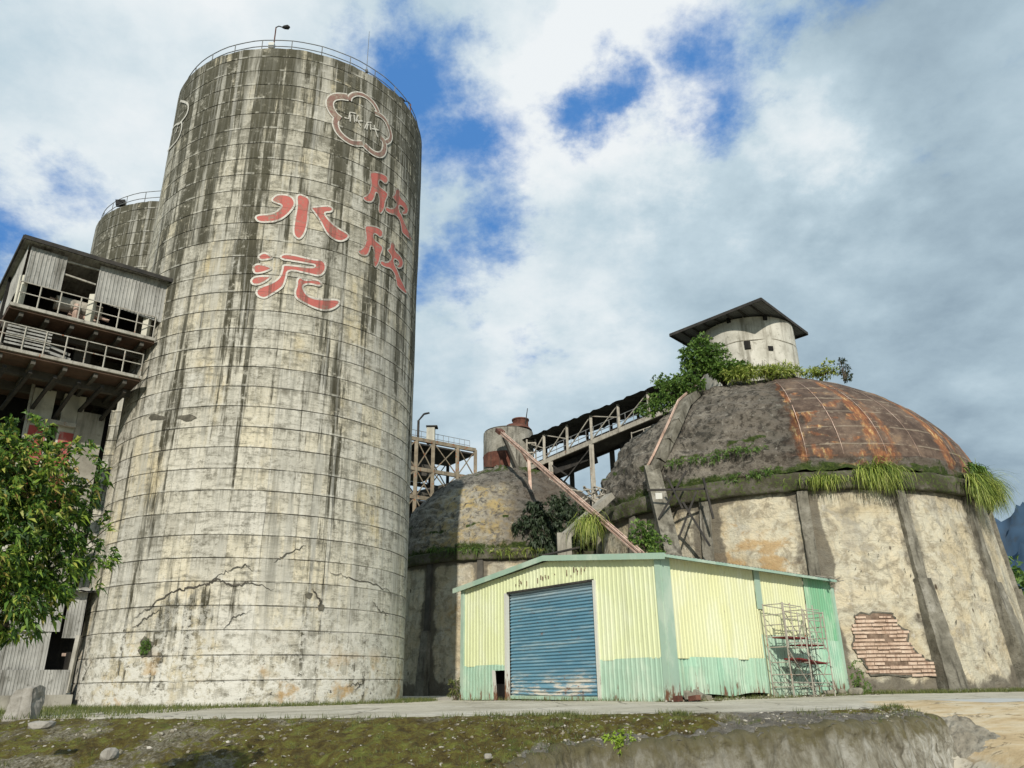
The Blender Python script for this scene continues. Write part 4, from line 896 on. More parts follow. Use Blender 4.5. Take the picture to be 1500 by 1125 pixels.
mb = MB(); (s0, z0), (s1, z1) = hs(98, 383), hs(147, 400); mb.beam(hp(s0, 0, z0), hp(s1, 0, z1+.1), .06); (s0, z0), (s1, z1) = hs(93, 401), hs(140, 418); mb.beam(hp(s0, 0, z0), hp(s1, 0, z1+.03), .06); mb.build('girt', 'rail_pale', house)
# piers (two front, painted red lower down)
zx = hs(60, 616)[1]
for (x, y, w) in ((68, 560, .74), (112, 565, .76)):
    p = on_plane(x, y, hp(0, 3., 0), hp(5, 3., 0)); c = Vector((p.x, p.y, 0))
    zr_ = on_plane(x, 622 if x < 90 else 632, hp(0, 2.6, 0), hp(5, 2.6, 0)).z
    pr = MB().box(c+Vector((0, 0, (zF2-.4+zr_)/2)), (w, .7, zF2-.4-zr_), ha).build('pier', 'pier', house)
    MB().box(c+Vector((0, 0, (zr_)/2)), (w-.004, .69, zr_), ha).build('pier_base', 'pier', house)
    MB().box(c-hb*.36+Vector((0, 0, zr_-1.6)), (w*.8, .02, 3.), ha).build('painted_panel', 'redpaint', house)
pz0 = on_plane(42, 612, hp(0, 2.5, 0), hp(5, 2.5, 0)); pz1 = on_plane(110, 627, hp(0, 2.5, 0), hp(5, 2.5, 0))
MB().beam(pz0, (pz1.x, pz1.y, pz0.z), .14, .16).build('tie_beam', 'rail_pale', house)
MB().beam(on_plane(50, 560, hp(0, 2.7, 0), hp(5, 2.7, 0)), on_plane(34, 640, hp(0, 2.7, 0), hp(5, 2.7, 0)), .09).build('down_pipe', 'rail_pale', house)
# rear walls, columns inside between floors
for x in (85, 128): 
    p = on_plane(x, 480, hp(0, 2, 0), hp(5, 2, 0)); MB().box((p.x, p.y, (zF1+zF2)/2-.2), (.6, .5, zF1-zF2-.4), ha).build('inner_column', 'dark_concrete', house)
mb = MB(); mb.box(hp(2.0, 4.9, zF2/2), (4.8, .3, zF2-.5), ha); mb.box(hp(4.3, 4.0, zF2/2), (.3, 1.6, zF2-.5), ha); mb.build('rear_wall', 'void', house)  # walls coloured near-black so the space under the floors reads as shade
p = on_plane(124, 640, hp(0, 3.2, 0), hp(5, 3.2, 0)); zb = on_plane(124, 610, hp(0, 3.2, 0), hp(5, 3.2, 0)).z
MB().box((p.x, p.y, zb/2), (1.0, 1.2, zb), ha).build('concrete_block', 'old_concrete', house)
mb = MB(); 
for k in range(8): s = -1.4+k*.8; mb.beam(hp(s, .4, zF2-.6), hp(s-.3, 3.6, zF2-1.2-.3*(k % 3)), .12)
mb.build('underfloor_brace', 'dark_steel', house)
c = hp(hs(118, 437)[0], .7, zF1+.75)
t = thing('conveyor_drum', c, 'pale rusted drum and pipes on the upper floor of the handling tower', 'machine')
MB().tube(c-ha*.7, c+ha*.9, .28, n=14).build('drum', 'steel', t); mb = MB(); mb.tube(c+Vector((0, 0, -.75))-hb*.3, c-hb*.3, .1); mb.tube(c-ha*.9+Vector((0, 0, .1)), c+ha*1.2+Vector((0, 0, -.3))-hb*.2, .07); mb.tube(c-ha*.2+Vector((0, 0, -.3)), c+ha*.9+Vector((0, 0, -.45)), .12); mb.build('pipe', 'rust_light', t)
# low corrugated annex left of the silo
lP = Vector((-16.8, 27.75, 0)); lQ = Vector((-13.95, 29.75, 0)); lD = (lQ-lP).normalized(); lP2 = lP-lD*5; ln_ = Vector((lD.y, -lD.x, 0))
zL = on_plane(100, 866, lP, lQ).z; lR = on_plane(128, 875, lP, lQ); lRs = min((Vector((lR.x, lR.y, 0))-lP2).length, (lQ-lP2).length+.15)
annex = thing('corrugated_annex', (lP2.x, lP2.y, 0), 'low rusty grey corrugated lean-to against the left foot of the silo', 'lean-to')
gap0 = (Vector(on_plane(97, 900, lP, lQ)).to_2d().to_3d()-lP2).length; 
zm = on_plane(90, 958, lP, lQ).z; zq = on_plane(90, 985, lP, lQ).z
csheet(lP2, lP2+lD*(gap0-.35), lambda s: .9, lambda s: 2.6, .10, .022, ln_, wav=.12).build('cladding_panel', 'grey_sheet', annex)
csheet(lP2+ln_*.04, lP2+ln_*.04+lD*(gap0-.1), lambda s: 2.5, lambda s: zL-.05, .10, .022, ln_, wav=.12).build('cladding_panel', 'grey_sheet', annex)
csheet(lP2-ln_*.02+lD*(gap0), lP2-ln_*.02+lD*lRs, lambda s: 2.3, lambda s: zL, .10, .022, ln_).build('cladding_panel', 'grey_sheet', annex)
csheet(lP2+ln_*.05+lD*(gap0-2.5), lP2+ln_*.05+lD*(lRs-.1), lambda s: .38, lambda s: 1.25, .10, .022, ln_).build('cladding_panel', 'grey_sheet', annex)
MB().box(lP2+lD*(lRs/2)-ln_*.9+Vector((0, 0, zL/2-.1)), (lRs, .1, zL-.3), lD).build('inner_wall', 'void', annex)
MB().beam(lP2+lD*(gap0+.1)+Vector((0, 0, 1.75)), lP2+lD*(lRs-.35)+Vector((0, 0, 1.75)), .1).build('rail', 'rust_light', annex); MB().beam(lP2+lD*(gap0+.45)+Vector((0, 0, .5)), lP2+lD*(gap0+.52)+Vector((0, 0, 2.4)), .14).build('post', 'rail_pale', annex)
cor(lP2+ln_*.35+Vector((0, 0, zL)), lD*(lRs+.25), -ln_*2.2+Vector((0, 0, .35)), 20, .03, 'grey_sheet', 'roof_sheet', annex)
MB().box(lP2+lD*2.5+ln_*.12+Vector((0, 0, .2)), (8.4, .35, .5), lD).build('plinth', 'old_concrete', annex)
# ------------------------------------------------------------------ GREEN SHED
SL = Vector((-2.253, 33.925, 0)); SC = Vector((4.738, 25.565, 0)); SB = Vector((13.07, 33.0, 0)); SD = SL+(SB-SC)
fa = (SC-SL).normalized(); FL = (SC-SL).length; sa_ = (SB-SC).normalized(); SLn = (SB-SC).length
fo = Vector((fa.y, -fa.x, 0)); so = Vector((sa_.y, -sa_.x, 0)); EV, RG = 4.38, 4.95
shed = thing('corrugated_shed', (SC.x, SC.y, 0), 'pale yellow and mint green corrugated shed with a blue roller shutter', 'shed')
def fz(s): return EV+(RG-EV)*(1-abs(s-FL/2)/(FL/2))-.05
def fsx(x, y): p = on_plane(x, y, SL, SC); return (Vector((p.x, p.y, 0))-SL).length
d0, d1 = 3.0, 7.92; dtop0, dtop1 = 3.9, 3.98; BZ = 1.3
def fsheet(s0, s1, zb, zt, m, k=0): return csheet(SL+fa*s0+fo*k, SL+fa*s1+fo*k, zb, zt, .2, .03, fo).build('cladding', m, shed)
fsheet(.2, d0, lambda s: BZ-.04, lambda s: fz(s+.2), 'yellow'); fsheet(d0, d1, lambda s: 3.93, lambda s: fz(s+d0), 'yellow'); fsheet(d1, FL-.2, lambda s: BZ-.04, lambda s: fz(s+d1), 'yellow')
fsheet(.2, 2.2, lambda s: .02, lambda s: BZ, 'mint', .012); fsheet(2.2, d0, lambda s: 1.08, lambda s: BZ, 'mint', .012); fsheet(d1, FL-.18, lambda s: -.02+.03*math.sin(s*3), lambda s: BZ, 'mint', .012)
MB().box(SL+fa*2.22+fo*.03+Vector((0, 0, .55)), (.16, .05, 1.1), fa+Vector((0, 0, .12))).build('bent_strip', 'jamb', shed)
# shutter
def shf(u, v):
    z = lerp(.14, 3.92, v); s = lerp(d0+.08, d1-.08, u); o_ = -.10+.032*math.sin(z/.118*2*math.pi)+.03*math.sin(u*3.14)*fbm(u*2, z*.5, 1)
    return SL+fa*s+fo*o_+Vector((0, 0, z-(.06*u+.05*math.sin(u*3)*(1-v) if v < .1 else 0)))
sh = grid(shf, 30, 32*8).build('roller_shutter', 'shutter', shed, True)
MB().beam(SL+fa*(d0+.1)-fo*.06+Vector((0, 0, .12)), SL+fa*(d1-.1)-fo*.06+Vector((0, 0, .07)), .07, .12).build('bottom_rail', 'mint', sh)
for s in (d0, d1): MB().box(SL+fa*s+fo*.02+Vector((0, 0, 1.97)), (.12, .16, 3.94), fa).build('door_jamb', 'jamb', shed)
MB().box(SL+fa*(d0+d1)/2+fo*-.02+Vector((0, 0, 3.95)), (d1-d0-.12, .18, .07), fa).build('door_head', 'dark_steel', shed)
mb = MB()
for i in range(24):
    s = lerp(d0+.3, d1-.3, random.random()); z = 4.1+random.uniform(0, .22)+.14*(s-d0)/(d1-d0)
    mb.box(SL+fa*s+fo*.035+Vector((0, 0, z)), (random.uniform(.02, .05), .012, random.uniform(.05, .2)), fa)
mb.each('dent', 'rust', shed)
# corner posts
MB().box(SC+fo*.02+so*.02-fa*.1+Vector((0, 0, EV/2)), (.24, .1, EV-.02), fa).build('corner_trim', 'trim', shed)
MB().box(SC+so*.06+sa_*.16+Vector((0, 0, EV/2)), (.42, .08, EV-.03), sa_).build('corner_trim', 'trim', shed)
MB().box(SL+fo*.03+fa*.1+Vector((0, 0, EV/2)), (.2, .1, EV-.05), fa).build('corner_trim', 'trim', shed)
# side wall
def ssheet(s0, s1, zb, zt, m, k=0, w=0): return csheet(SC+sa_*s0+so*k, SC+sa_*s1+so*k, zb, zt, .19, .03, so, wav=w).build('side_cladding', m, shed)
ssheet(.36, 5.45, lambda s: BZ-.05, lambda s: EV, 'yellow_side'); ssheet(5.8, 9.0, lambda s: 2.1, lambda s: EV, 'yellow_side', -.01)
ssheet(.36, 5.5, lambda s: .08+.1*abs(math.sin(s*1.1)), lambda s: BZ, 'mint_side', .015, .12); ssheet(5.5, 9.0, lambda s: .02, lambda s: 2.12, 'mint', .01, .05)
MB().box(SC+sa_*5.62+so*.03+Vector((0, 0, (EV+3.0)/2)), (.34, .05, EV-3.0), sa_).build('side_trim', 'trim', shed)
ssheet(5.42, 5.9, lambda s: .05, lambda s: 3.0, 'yellow_side', .002)
ssheet(9.0, SLn, lambda s: 1.95+.05*math.sin(s*5), lambda s: EV, 'green', .02); ssheet(8.98, SLn+.05, lambda s: .05+.05*math.sin(s*6), lambda s: 2.02, 'mint_side', .045, .1)
MB().box(SB+so*.05+Vector((0, 0, EV/2-.1)), (.2, .12, EV-.3), sa_).build('corner_trim', 'mint', shed)
# hidden walls
mb = MB(); mb.quad(SL+Vector((0, 0, 0)), SD, SD+Vector((0, 0, EV)), SL+Vector((0, 0, EV))); mb.quad(SD, SB, SB+Vector((0, 0, EV)), SD+Vector((0, 0, EV))); mb.build('rear_cladding', 'mint', shed)
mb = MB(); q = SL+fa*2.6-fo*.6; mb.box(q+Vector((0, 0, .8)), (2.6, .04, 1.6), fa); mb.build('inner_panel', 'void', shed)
# roof
ov = .38
mb = MB(); Pn = [(-ov, EV-.02), (FL/2, RG+.07), (FL+ov, EV-.02)]
n = 56
for side in (0, 1):
    for (s0, z0), (s1, z1) in zip(Pn, Pn[1:]):
        k = len(mb.v)
        for i in range(n*2+1):
            tt = -ov*.5+(SLn+ov)*i/(n*2); o_ = (.03 if i % 2 else 0)-side*.04
            for s, z in ((s0, z0), (s1, z1)): mb.v.append(tuple(SL+fa*s+sa_*tt+Vector((0, 0, z+o_+.03))))
        for i in range(n*2): mb.f.append((k+2*i, k+2*i+1, k+2*i+3, k+2*i+2))
mb.build('roof_sheet', 'grey_sheet', shed)
mb = MB()
for (s0, z0), (s1, z1) in zip(Pn, Pn[1:]): mb.beam(SL+fa*s0+fo*.22+Vector((0, 0, z0-.02)), SL+fa*s1+fo*.22+Vector((0, 0, z1-.02)), .05, .2)
mb.build('verge_trim', 'trim', shed)
mb = MB(); mb.beam(SC+fa*(ov)+fo*.2+Vector((0, 0, EV-.03)), SC+fa*ov+sa_*(SLn-.1)+Vector((0, 0, EV-.03)), .04, .09); mb.build('gutter', 'trim', shed)
mb = MB()
for i in range(7):
    a = SB+so*random.uniform(.0, .5)-sa_*random.uniform(0, .9)+Vector((0, 0, EV+random.uniform(-.15, .1))); mb.box(a, (random.uniform(.3, .8), .15, .02), Vector((random.uniform(-1, 1), random.uniform(-1, 1), random.uniform(-.4, .4))))
mb.build('torn_flashing', 'steel', shed)
# bricks and rubble at corner
def rock(mb, c, r, seed, flat=.7):
    bm = bmesh.new(); bmesh.ops.create_icosphere(bm, subdivisions=2, radius=1)
    vs = []
    for v in bm.verts:
        k = 1+.45*noise.noise(v.co*1.1+Vector((seed*3.1, seed, 0)))+.15*noise.noise(v.co*3+Vector((seed, 0, 2))); p = v.co*k; p = Vector((max(-.8, min(.8, p.x)), max(-.75, min(.75, p.y)), max(-.75, min(.8, p.z)))); vs.append(Vector(c)+Vector((p.x*r, p.y*r*.9, p.z*r*flat)))
    bm.verts.index_update(); mb.add(vs, [tuple(v.index for v in f.verts) for f in bm.faces]); bm.free()
def single_rock(p, r, label, m='stone', flat=.7, group=None, seed=1):
    mb = MB(); rock(mb, p, r, seed, flat); o = mb.build('rock', m); return tag(o, label, 'rock', group)
rng = random.Random(4)
for i in range(9):
    p = SC+so*rng.uniform(.1, .8)+sa_*rng.uniform(-.2, 1.1)+fo*rng.uniform(-.2, .2); mb = MB(); mb.box(p+Vector((0, 0, rng.uniform(.06, .22))), (rng.uniform(.2, .42), .2, rng.uniform(.12, .2)), (rng.uniform(-1, 1), rng.uniform(-1, 1), rng.uniform(-.2, .2)))
    tag(mb.build('broken_brick', 'rust' if i % 3 == 0 else 'spall'), 'loose broken brick lying at the front corner of the green shed', 'brick', 'broken bricks at the shed corner')
for i in range(6):
    p = SB-sa_*rng.uniform(-.3, 2.4)+so*rng.uniform(.2, .7); mb = MB(); rock(mb, p+Vector((0, 0, .12)), rng.uniform(.14, .3), i+20)
    tag(mb.build('rubble_block', 'spall'), 'loose rubble lump at the far end of the shed side wall', 'rubble', 'rubble lumps at the rear of the shed')
# ------------------------------------------------------------------ scaffold
sf = thing('scaffold', SC+sa_*7.2+so*.9, 'grey steel scaffold tower with red planks by the side wall of the shed', 'scaffold')
def sp(s, k, z): return SC+sa_*s+so*k+Vector((0, 0, z))
SX = [5.35, 7.15, 8.9]
for (sA_, hgt) in ((5.35, 3.15), (6.7, 3.0), (8.2, 2.95)):
    mb = MB()
    for k in (.3, 1.05):
        mb.tube(sp(sA_, k, 0), sp(sA_, k, hgt), .024, n=6)
    for z in (.35, .75, 1.15, 1.65, 2.0, 2.4, 2.75, hgt-.05): mb.tube(sp(sA_, .3, z), sp(sA_, 1.05, z), .018, n=6)
    mb.build('frame', 'steel', sf)
for (sA_, z0) in ((5.4, 1.7), (7.0, 1.7)):
    mb = MB()
    for s in (0, .45, .9):
        mb.tube(sp(sA_+s, 1.07, z0-.1), sp(sA_+s, 1.07, z0+1.45-.3*(s > .6)), .02, n=6)
    for z in (.1, .5, .9, 1.3): mb.tube(sp(sA_, 1.07, z0+z), sp(sA_+.9, 1.07, z0+z), .016, n=6)
    mb.build('guard_frame', 'steel', sf)
mb = MB()
for k in (.3, 1.05):
    mb.tube(sp(6.7, k, 1.5), sp(8.2, k, .15), .016, n=6); mb.tube(sp(6.7, k, 3.), sp(8.2, k, 1.5), .016, n=6); mb.tube(sp(8.2, k, 1.4), sp(7.6, k, .7), .014, n=6); mb.tube(sp(5.35, k, 1.6), sp(6.7, k, .2), .016, n=6); mb.tube(sp(8.2, k, 2.9), sp(7.7, k, 2.2), .014, n=6)
    mb.tube(sp(5.35, k, 3.1), sp(6.7, k, 3.05), .018, n=6); mb.tube(sp(6.7, k, 2.95), sp(8.2, k, 2.9), .018, n=6); mb.tube(sp(5.35, k, .5), sp(8.2, k, .45), .016, n=6)
mb.each('brace', 'steel', sf)
for s0, s1, z in ((5.6, 7.0, 1.98), (6.7, 8.2, 1.75), (6.2, 8.2, 1.2)): MB().box(sp((s0+s1)/2, .66, z), (s1-s0, .6, .045), sa_+Vector((0, 0, random.uniform(-.08, .02)))).build('plank', 'wood', sf)
mb = MB(); rods = []; rng = random.Random(9)
for k in range(22):
    p = sp(rng.uniform(5.5, 8.2), rng.uniform(.4, 1.2), rng.uniform(.05, 1.6)); pts = [p]
    for j in range(4): pts.append(pts[-1]+Vector((rng.uniform(-.28, .28), rng.uniform(-.15, .15), rng.uniform(-.2, .3))))
    mb.path(pts, [.012]*5, 4)
    rods.append(mb); mb = MB()
[r_.build('bent_rod', 'dark_steel', sf) for r_ in rods]
# ------------------------------------------------------------------ GROUND
def Ye(x): return interp([(-30, 22), (-14, 19.6), (-10, 18.2), (-5, 16.0), (0, 14.9), (4, 14.9), (6.5, 15.4), (8, 16.6)], x)
def zg(x, y):
    d = math.hypot(x, y)
    inb = sstep(Ye(x)+.3, Ye(x)-1.4, y)*-1.35
    ramp = -.85*sstep(23.5, 14., d)-.3*sstep(12, 4, d)
    k = sstep(7.2, 8.8, x-max(0, (y-17))*.15); z = lerp(inb, ramp, k)
    if y < 5 and x < 8: z = -1.3
    return z+.02*fbm(x*.5, y*.5, 0)*(1 if d < 40 else 0)
def mk_axis(segs):
    out = []
    for a, b, n in segs: out += [a+(b-a)*i/n for i in range(n)]
    return out+[segs[-1][1]]
xs = mk_axis([(-60, -20, 20), (-20, 6, 130), (6, 18, 120), (18, 30, 60), (30, 70, 20)]); ys = mk_axis([(-8, 8, 12), (8, 26, 160), (26, 42, 60), (42, 95, 24)])
mb = MB()
for y in ys:
    for x in xs:
        k = len(mb.v); mb.v.append((x, y, zg(x, y)))
        d = math.hypot(x, y); sand = sstep(7.4, 9., x-max(0, y-17)*.15)*sstep(27, 21.5, d+3*fbm(x*.3, y*.4, 4))
        rr = math.hypot(x-C1[0], y-C1[1]); g1_ = .8*sstep(4.0, 1.2, rr-12.2)
        rs_ = math.hypot(x-CS[0], y-CS[1]); g1_ = max(g1_, .5*sstep(1.6, .3, rs_-RS)); g1_ = max(g1_, .45*sstep(1.2, 0, y-Ye(x)) if x < 7 else 0)
        if y < 60 and x < -11: g1_ = max(g1_, .55)
        wet = .7*sstep(2.6, .6, abs(d-24.5+2*fbm(x*.25, y*.3, 9)))*sstep(9.5, 12, x)
        mb.at[k] = (sand, g1_, wet)
w = len(xs)
for j in range(len(ys)-1):
    for i in range(w-1): mb.f.append((j*w+i, j*w+i+1, (j+1)*w+i+1, (j+1)*w+i))
tag(mb.build('pavement', 'pave', None, True), kind='structure')
mb = MB(); mb.quad((-3000, -3000, -1.7), (3000, -3000, -1.7), (3000, 3000, -1.7), (-3000, 3000, -1.7)); tag(mb.build('ground', 'ground'), kind='structure')
mb = MB(); mb.quad((-60, 95, .01), (70, 95, .01), (400, 1500, -1.), (-400, 1500, -1.)); 
# bank: loft between the front edge and the pavement edge
FE = [(-26, 12.2), (-14, 11.6), (-5, 11.6), (-1.5, 11.9), (.2, 12.6), (1.0, 13.2), (2.6, 13.4), (4.5, 14.0), (6.2, 14.55), (7.2, 15.05), (7.85, 15.75), (8.1, 16.6)]
BE = [(-26, 20.4), (-14, 19.6), (-7, 16.8), (-2, 15.2), (.2, 14.95), (1.2, 14.9), (2.8, 14.9), (4.6, 14.98), (6.1, 15.3), (6.9, 15.8), (7.4, 16.4), (7.9, 17.4)]
def curve(tab, s):
    n = len(tab)-1; x = s*n; i = min(n-1, int(x)); f = x-i
    g_ = lambda k: tab[max(0, min(n, k))]
    p0, p1, p2, p3 = g_(i-1), g_(i), g_(i+1), g_(i+2)
    return tuple(.5*((2*p1[k])+(-p0[k]+p2[k])*f+(2*p0[k]-5*p1[k]+4*p2[k]-p3[k])*f*f+(-p0[k]+3*p1[k]-3*p2[k]+p3[k])*f**3) for k in (0, 1))
def fe(s):
    a = curve(FE, s); b = curve(BE, s); n = Vector((a[0]-b[0], a[1]-b[1])).normalized(); k = .16*fbm(s*34, 2, 1, 5)*sstep(1., .93, s); return (a[0]+n.x*k, a[1]+n.y*k)
def zfe(x, y, b): return -.235*math.hypot(b[0]-x, b[1]-y)
def sfn(u): return u**.8 if u > .0 else 0
def bank_h(x, y, s, v):
    rough_ = .5+.5*sstep(7, 0, x); 
    return (.10*fbm(x*.9, y*.9, 1, 5)+.09*fbm(x*3.5, y*3.5, 5, 5))*rough_*math.sin(math.pi*min(1, max(0, v)*1.02))**.5 if 0 < v < 1 else 0
def bfn(u, v):
    a, b = fe(u), curve(BE, u); x, y = lerp(a[0], b[0], v), lerp(a[1], b[1], v)
    z0 = zfe(a[0], a[1], b)+.07*fbm(u*55, 1, 4, 4); z = lerp(z0, .03, v**.85)-(.05 if v > .985 else 0); z = lerp(z, zg(x, y)-.03, sstep(.93, 1., u))
    return (x, y, z+bank_h(x, y, u, v))
def bat(u, v):
    x, y, z = bfn(u, v); 
    moss = .52+.45*sstep(-6, -2.0, x)*sstep(.96, .85, v+.1*fbm(x, y, 3)); moss *= 1-.85*sstep(2.6, 4., x)*(1-.9*sstep(.45, .62, v)*sstep(5, 6, x))
    conc = .9*sstep(2.8, 4.4, x+1.2*fbm(x*.6, y, 2))*(1-sstep(.6, .75, v)*sstep(5.2, 6, x))+.8*sstep(-.8, .6, x)*sstep(.35, .12, v)
    return (moss, conc, 0)
tag(grid(bfn, 1300, 70, False, None, bat).build('bank', 'bank', None, True), kind='structure')
rw = thing('retaining_wall', (4.5, 14, -1.4), 'stained low concrete retaining wall with rounded right end below the bank', 'wall')
def wfn(u, v):
    s = lerp(.33, 1., u); a, b = fe(s), curve(BE, s); z0 = lerp(zfe(a[0], a[1], b)+.07*fbm(s*55, 1, 4, 4), zg(a[0], a[1])-.03, sstep(.93, 1., s))+.03; n = Vector((a[0]-b[0], a[1]-b[1], 0)); n.normalize()
    s2 = curve(FE, max(0, s-.004)); s3 = curve(FE, min(1, s+.004)); tg = Vector((s3[0]-s2[0], s3[1]-s2[1], 0)); n = Vector((tg.y, -tg.x, 0)).normalized()
    ar = u*14; prof = [(-.22, .035), (-.08, .03), (.0, -.02), (.05, -.09)]
    if v < .12: k = v/.12*3; i = min(2, int(k)); f = k-i; off, dzz = lerp(prof[i][0], prof[i+1][0], f), lerp(prof[i][1], prof[i+1][1], f)
    else: k = (v-.12)/.88; off, dzz = .05+.22*k+.25*k*sstep(.8, 1, u), -.09-1.5*k
    off += sstep(0, .12, -dzz)*(.09*fbm(ar*1.6, dzz*2.2, 3, 5))+.035*fbm(ar*5, dzz*6, 9)
    return (a[0]+n.x*off, a[1]+n.y*off, z0+dzz+.02*fbm(ar*3, 0, 7))
grid(wfn, 500, 60, False, lambda u, v: (u*14, -v*1.7+.1)).build('wall_face', 'rwall', rw, True)
def efn(u, v):
    b = u*2*math.pi; r = v; x = 8.35+math.cos(b)*r*.95; y = 16.3+math.sin(b)*r*1.1; return (x, y, zg(x, y)-.10+(.27+.22*fbm(x*1.3, y*1.3, 1, 5))*(1-v*v)**1.3+.07*fbm(x*4, y*4, 6, 4))
grid(efn, 110, 40, True).build('wall_toe', 'toe', rw, True)
# hills
def hill(name, cx, cy, rx, ry, h, m, seed, n=120):
    def fn(u, v):
        b = u*2*math.pi; r = v; x = cx+math.cos(b)*rx*r; y = cy+math.sin(b)*ry*r; k = (1-r*r)**1.5 if r < 1 else 0
        return (x, y, -1.6+h*k*(1+.25*fbm(x*.02, y*.02, seed))+(h*.05*fbm(x*.12, y*.12, seed+1) if r < .98 else 0))
    return tag(grid(fn, n, n//2, True).build(name, m, None, True), kind='structure')
hill('hill', -150, 130, 95, 90, 52, 'hill', 1); hill('mountain', 600, 800, 300, 300, 172, 'hill_far', 3)
# ------------------------------------------------------------------ VEGETATION
def leaf(mb, p, d, up, L, w, droop=.2):
    d = d.normalized(); s = d.cross(up)
    if s.length < .01: s = d.orthogonal()
    s.normalize(); n = s.cross(d); m = p+d*L*.5-n*0; e = p+d*L-Vector((0, 0, droop*L)); k = len(mb.v)
    mb.v += [tuple(p), tuple(m+s*w/2+n*w*.12), tuple(e), tuple(m-s*w/2+n*w*.12)]; mb.f.append((k, k+1, k+2, k+3))
def rdir(rng):
    v = Vector((rng.gauss(0, 1), rng.gauss(0, 1), rng.gauss(0, 1))); return v.normalized() if v.length > .01 else Vector((0, 0, 1))
def clump_crown(blobs, L, w, nper, nclump, seed, droop=.35):
    rng = random.Random(seed); mb = MB(); tot = sum(b[1][0]*b[1][1] for b in blobs); cs = []
    for c, r in blobs:
        for i in range(int(nclump*r[0]*r[1]/tot)):
            d = rdir(rng); k = rng.uniform(.55, 1.12) if rng.random() < .8 else rng.uniform(.2, .6)
            q = Vector(c)+Vector((d.x*r[0]*k, d.y*r[1]*k, d.z*r[2]*k)); cs.append(q)
            o_ = (q-Vector(c)).normalized()*.7+Vector((0, 0, .3))
            for j in range(nper):
                dd = (rdir(rng)+o_).normalized(); leaf(mb, q+rdir(rng)*L*.25, dd, rdir(rng), L*rng.uniform(.4, 1.25), w*rng.uniform(.6, 1.25), droop*rng.uniform(.3, 1.6))
    return mb, cs
def plant(name, base, blobs, L, w, nper, ncl, m, label, cat, seed, group=None, stem=.05, droop=.3):
    t = thing(name, base, label, cat, group); mb, cs = clump_crown(blobs, L, w, nper, ncl, seed, droop)
    mb.build('foliage', m, t); rng = random.Random(seed+1); st = MB()
    for q in rng.sample(cs, min(len(cs), 26)):
        b = Vector(base)+Vector((rng.uniform(-.1, .1), rng.uniform(-.1, .1), 0)); mid = b.lerp(q, .5)+Vector((0, 0, .15*(q-b).length))
        st.path([b, mid, q], [stem, stem*.6, stem*.25], 5)
    st.build('stems' if stem < .12 else 'limbs', 'bark', t); return t
# near tree at the left
tb = Vector((-6.9, 7.2, -1.3)); tc = at_d(20, 770, 9.3)
tree = thing('leafy_tree', tb, 'leafy green tree with reddish young leaves at the left edge', 'tree')
bl = [(at_d(34, 708, 9.37), (0.80, 0.64, 0.50)), (at_d(-40, 680, 9.16), (0.75, 0.64, 0.64)), (at_d(82, 748, 9.48), (0.50, 0.45, 0.43)), (at_d(45, 800, 9.27), (0.72, 0.64, 0.53)), (at_d(-20, 860, 9.05), (0.70, 0.59, 0.53)), (at_d(92, 828, 9.37), (0.40, 0.37, 0.32)), (at_d(30, 875, 9.16), (0.43, 0.43, 0.37)), (at_d(8, 675, 9.27), (0.48, 0.43, 0.37)), (at_d(-80, 780, 9.05), (0.80, 0.70, 0.80)), (at_d(12, 915, 9.05), (0.24, 0.21, 0.24))]
mb, cs = clump_crown(bl, .105, .034, 14, 1350, 5, .4); mb.build('crown', 'leaf_tree', tree)
st = MB(); mid = tb.lerp(tc, .55)+Vector((-.25, 0, 0)); st.path([tb, mid, tc], [.14, .10, .06], 9); st.build('trunk', 'bark', tree); st = MB()
for c, r in bl: st.path([mid, mid.lerp(Vector(c), .6)+Vector((0, 0, .2)), Vector(c)], [.055, .035, .018], 6)
for q in random.Random(3).sample(cs, 120):
    c = min(bl, key=lambda b: (Vector(b[0])-q).length)[0]; st.path([Vector(c), q], [.011, .004], 4)
st.build('branches', 'bark', tree)
# bushes on the near dome
def dpt(x, y, off=0): 
    b, z = on_rev(x, y, C1, inv1); return rp(C1, inv1(z)+off, b, z)
def d2pt(x, y, off=0):
    b, z = on_rev(x, y, CD2, inv2); return rp(CD2, inv2(z)+off, b, z)
q = dpt(1035, 553); c = at_d(1035, 525, 45.5)
plant('bush', q, [(c, (1.5, .9, .9)), (at_d(1030, 512, 45.5), (1., .8, .9)), (at_d(1060, 540, 45.5), (1.2, .8, .5)), (at_d(1015, 530, 45.3), (.8, .7, 1.1)), (at_d(1080, 540, 45.5), (.7, .6, .4))], .24, .12, 10, 700, 'leaf_bush', 'tall leafy bush in front of the white turret on the big dome', 'bush', 11)
q = dpt(985, 590); plant('bush', q, [(at_d(985, 575, 45.2), (1.1, .8, .8)), (at_d(965, 590, 45.2), (.8, .6, .6)), (at_d(1010, 560, 45), (.9, .7, .6)), (at_d(950, 598, 45.3), (.7, .5, .5)), (at_d(975, 560, 45.2), (.8, .5, .5))], .22, .1, 10, 440, 'leaf_bush', 'bush spilling over the left shoulder of the big dome beside the gallery', 'bush', 12)
q = dpt(1110, 548); plant('grass_tuft', q, [(at_d(1105, 545, 45.5), (1.6, .5, .35)), (at_d(1145, 543, 45.7), (1.1, .5, .3)), (at_d(1080, 550, 45), (.9, .5, .35))], .34, .06, 12, 330, 'grass', 'low yellow green growth along the foot of the white turret', 'plants', 13, stem=.015)
q = at_d(1205, 550, 49); plant('bush', q, [(at_d(1205, 546, 49), (1., .6, .35)), (at_d(1190, 545, 49), (.8, .5, .3)), (at_d(1215, 537, 49), (.4, .4, .4))], .22, .09, 8, 130, 'grass', 'small yellowish bush right of the white turret', 'bush', 14, stem=.02)
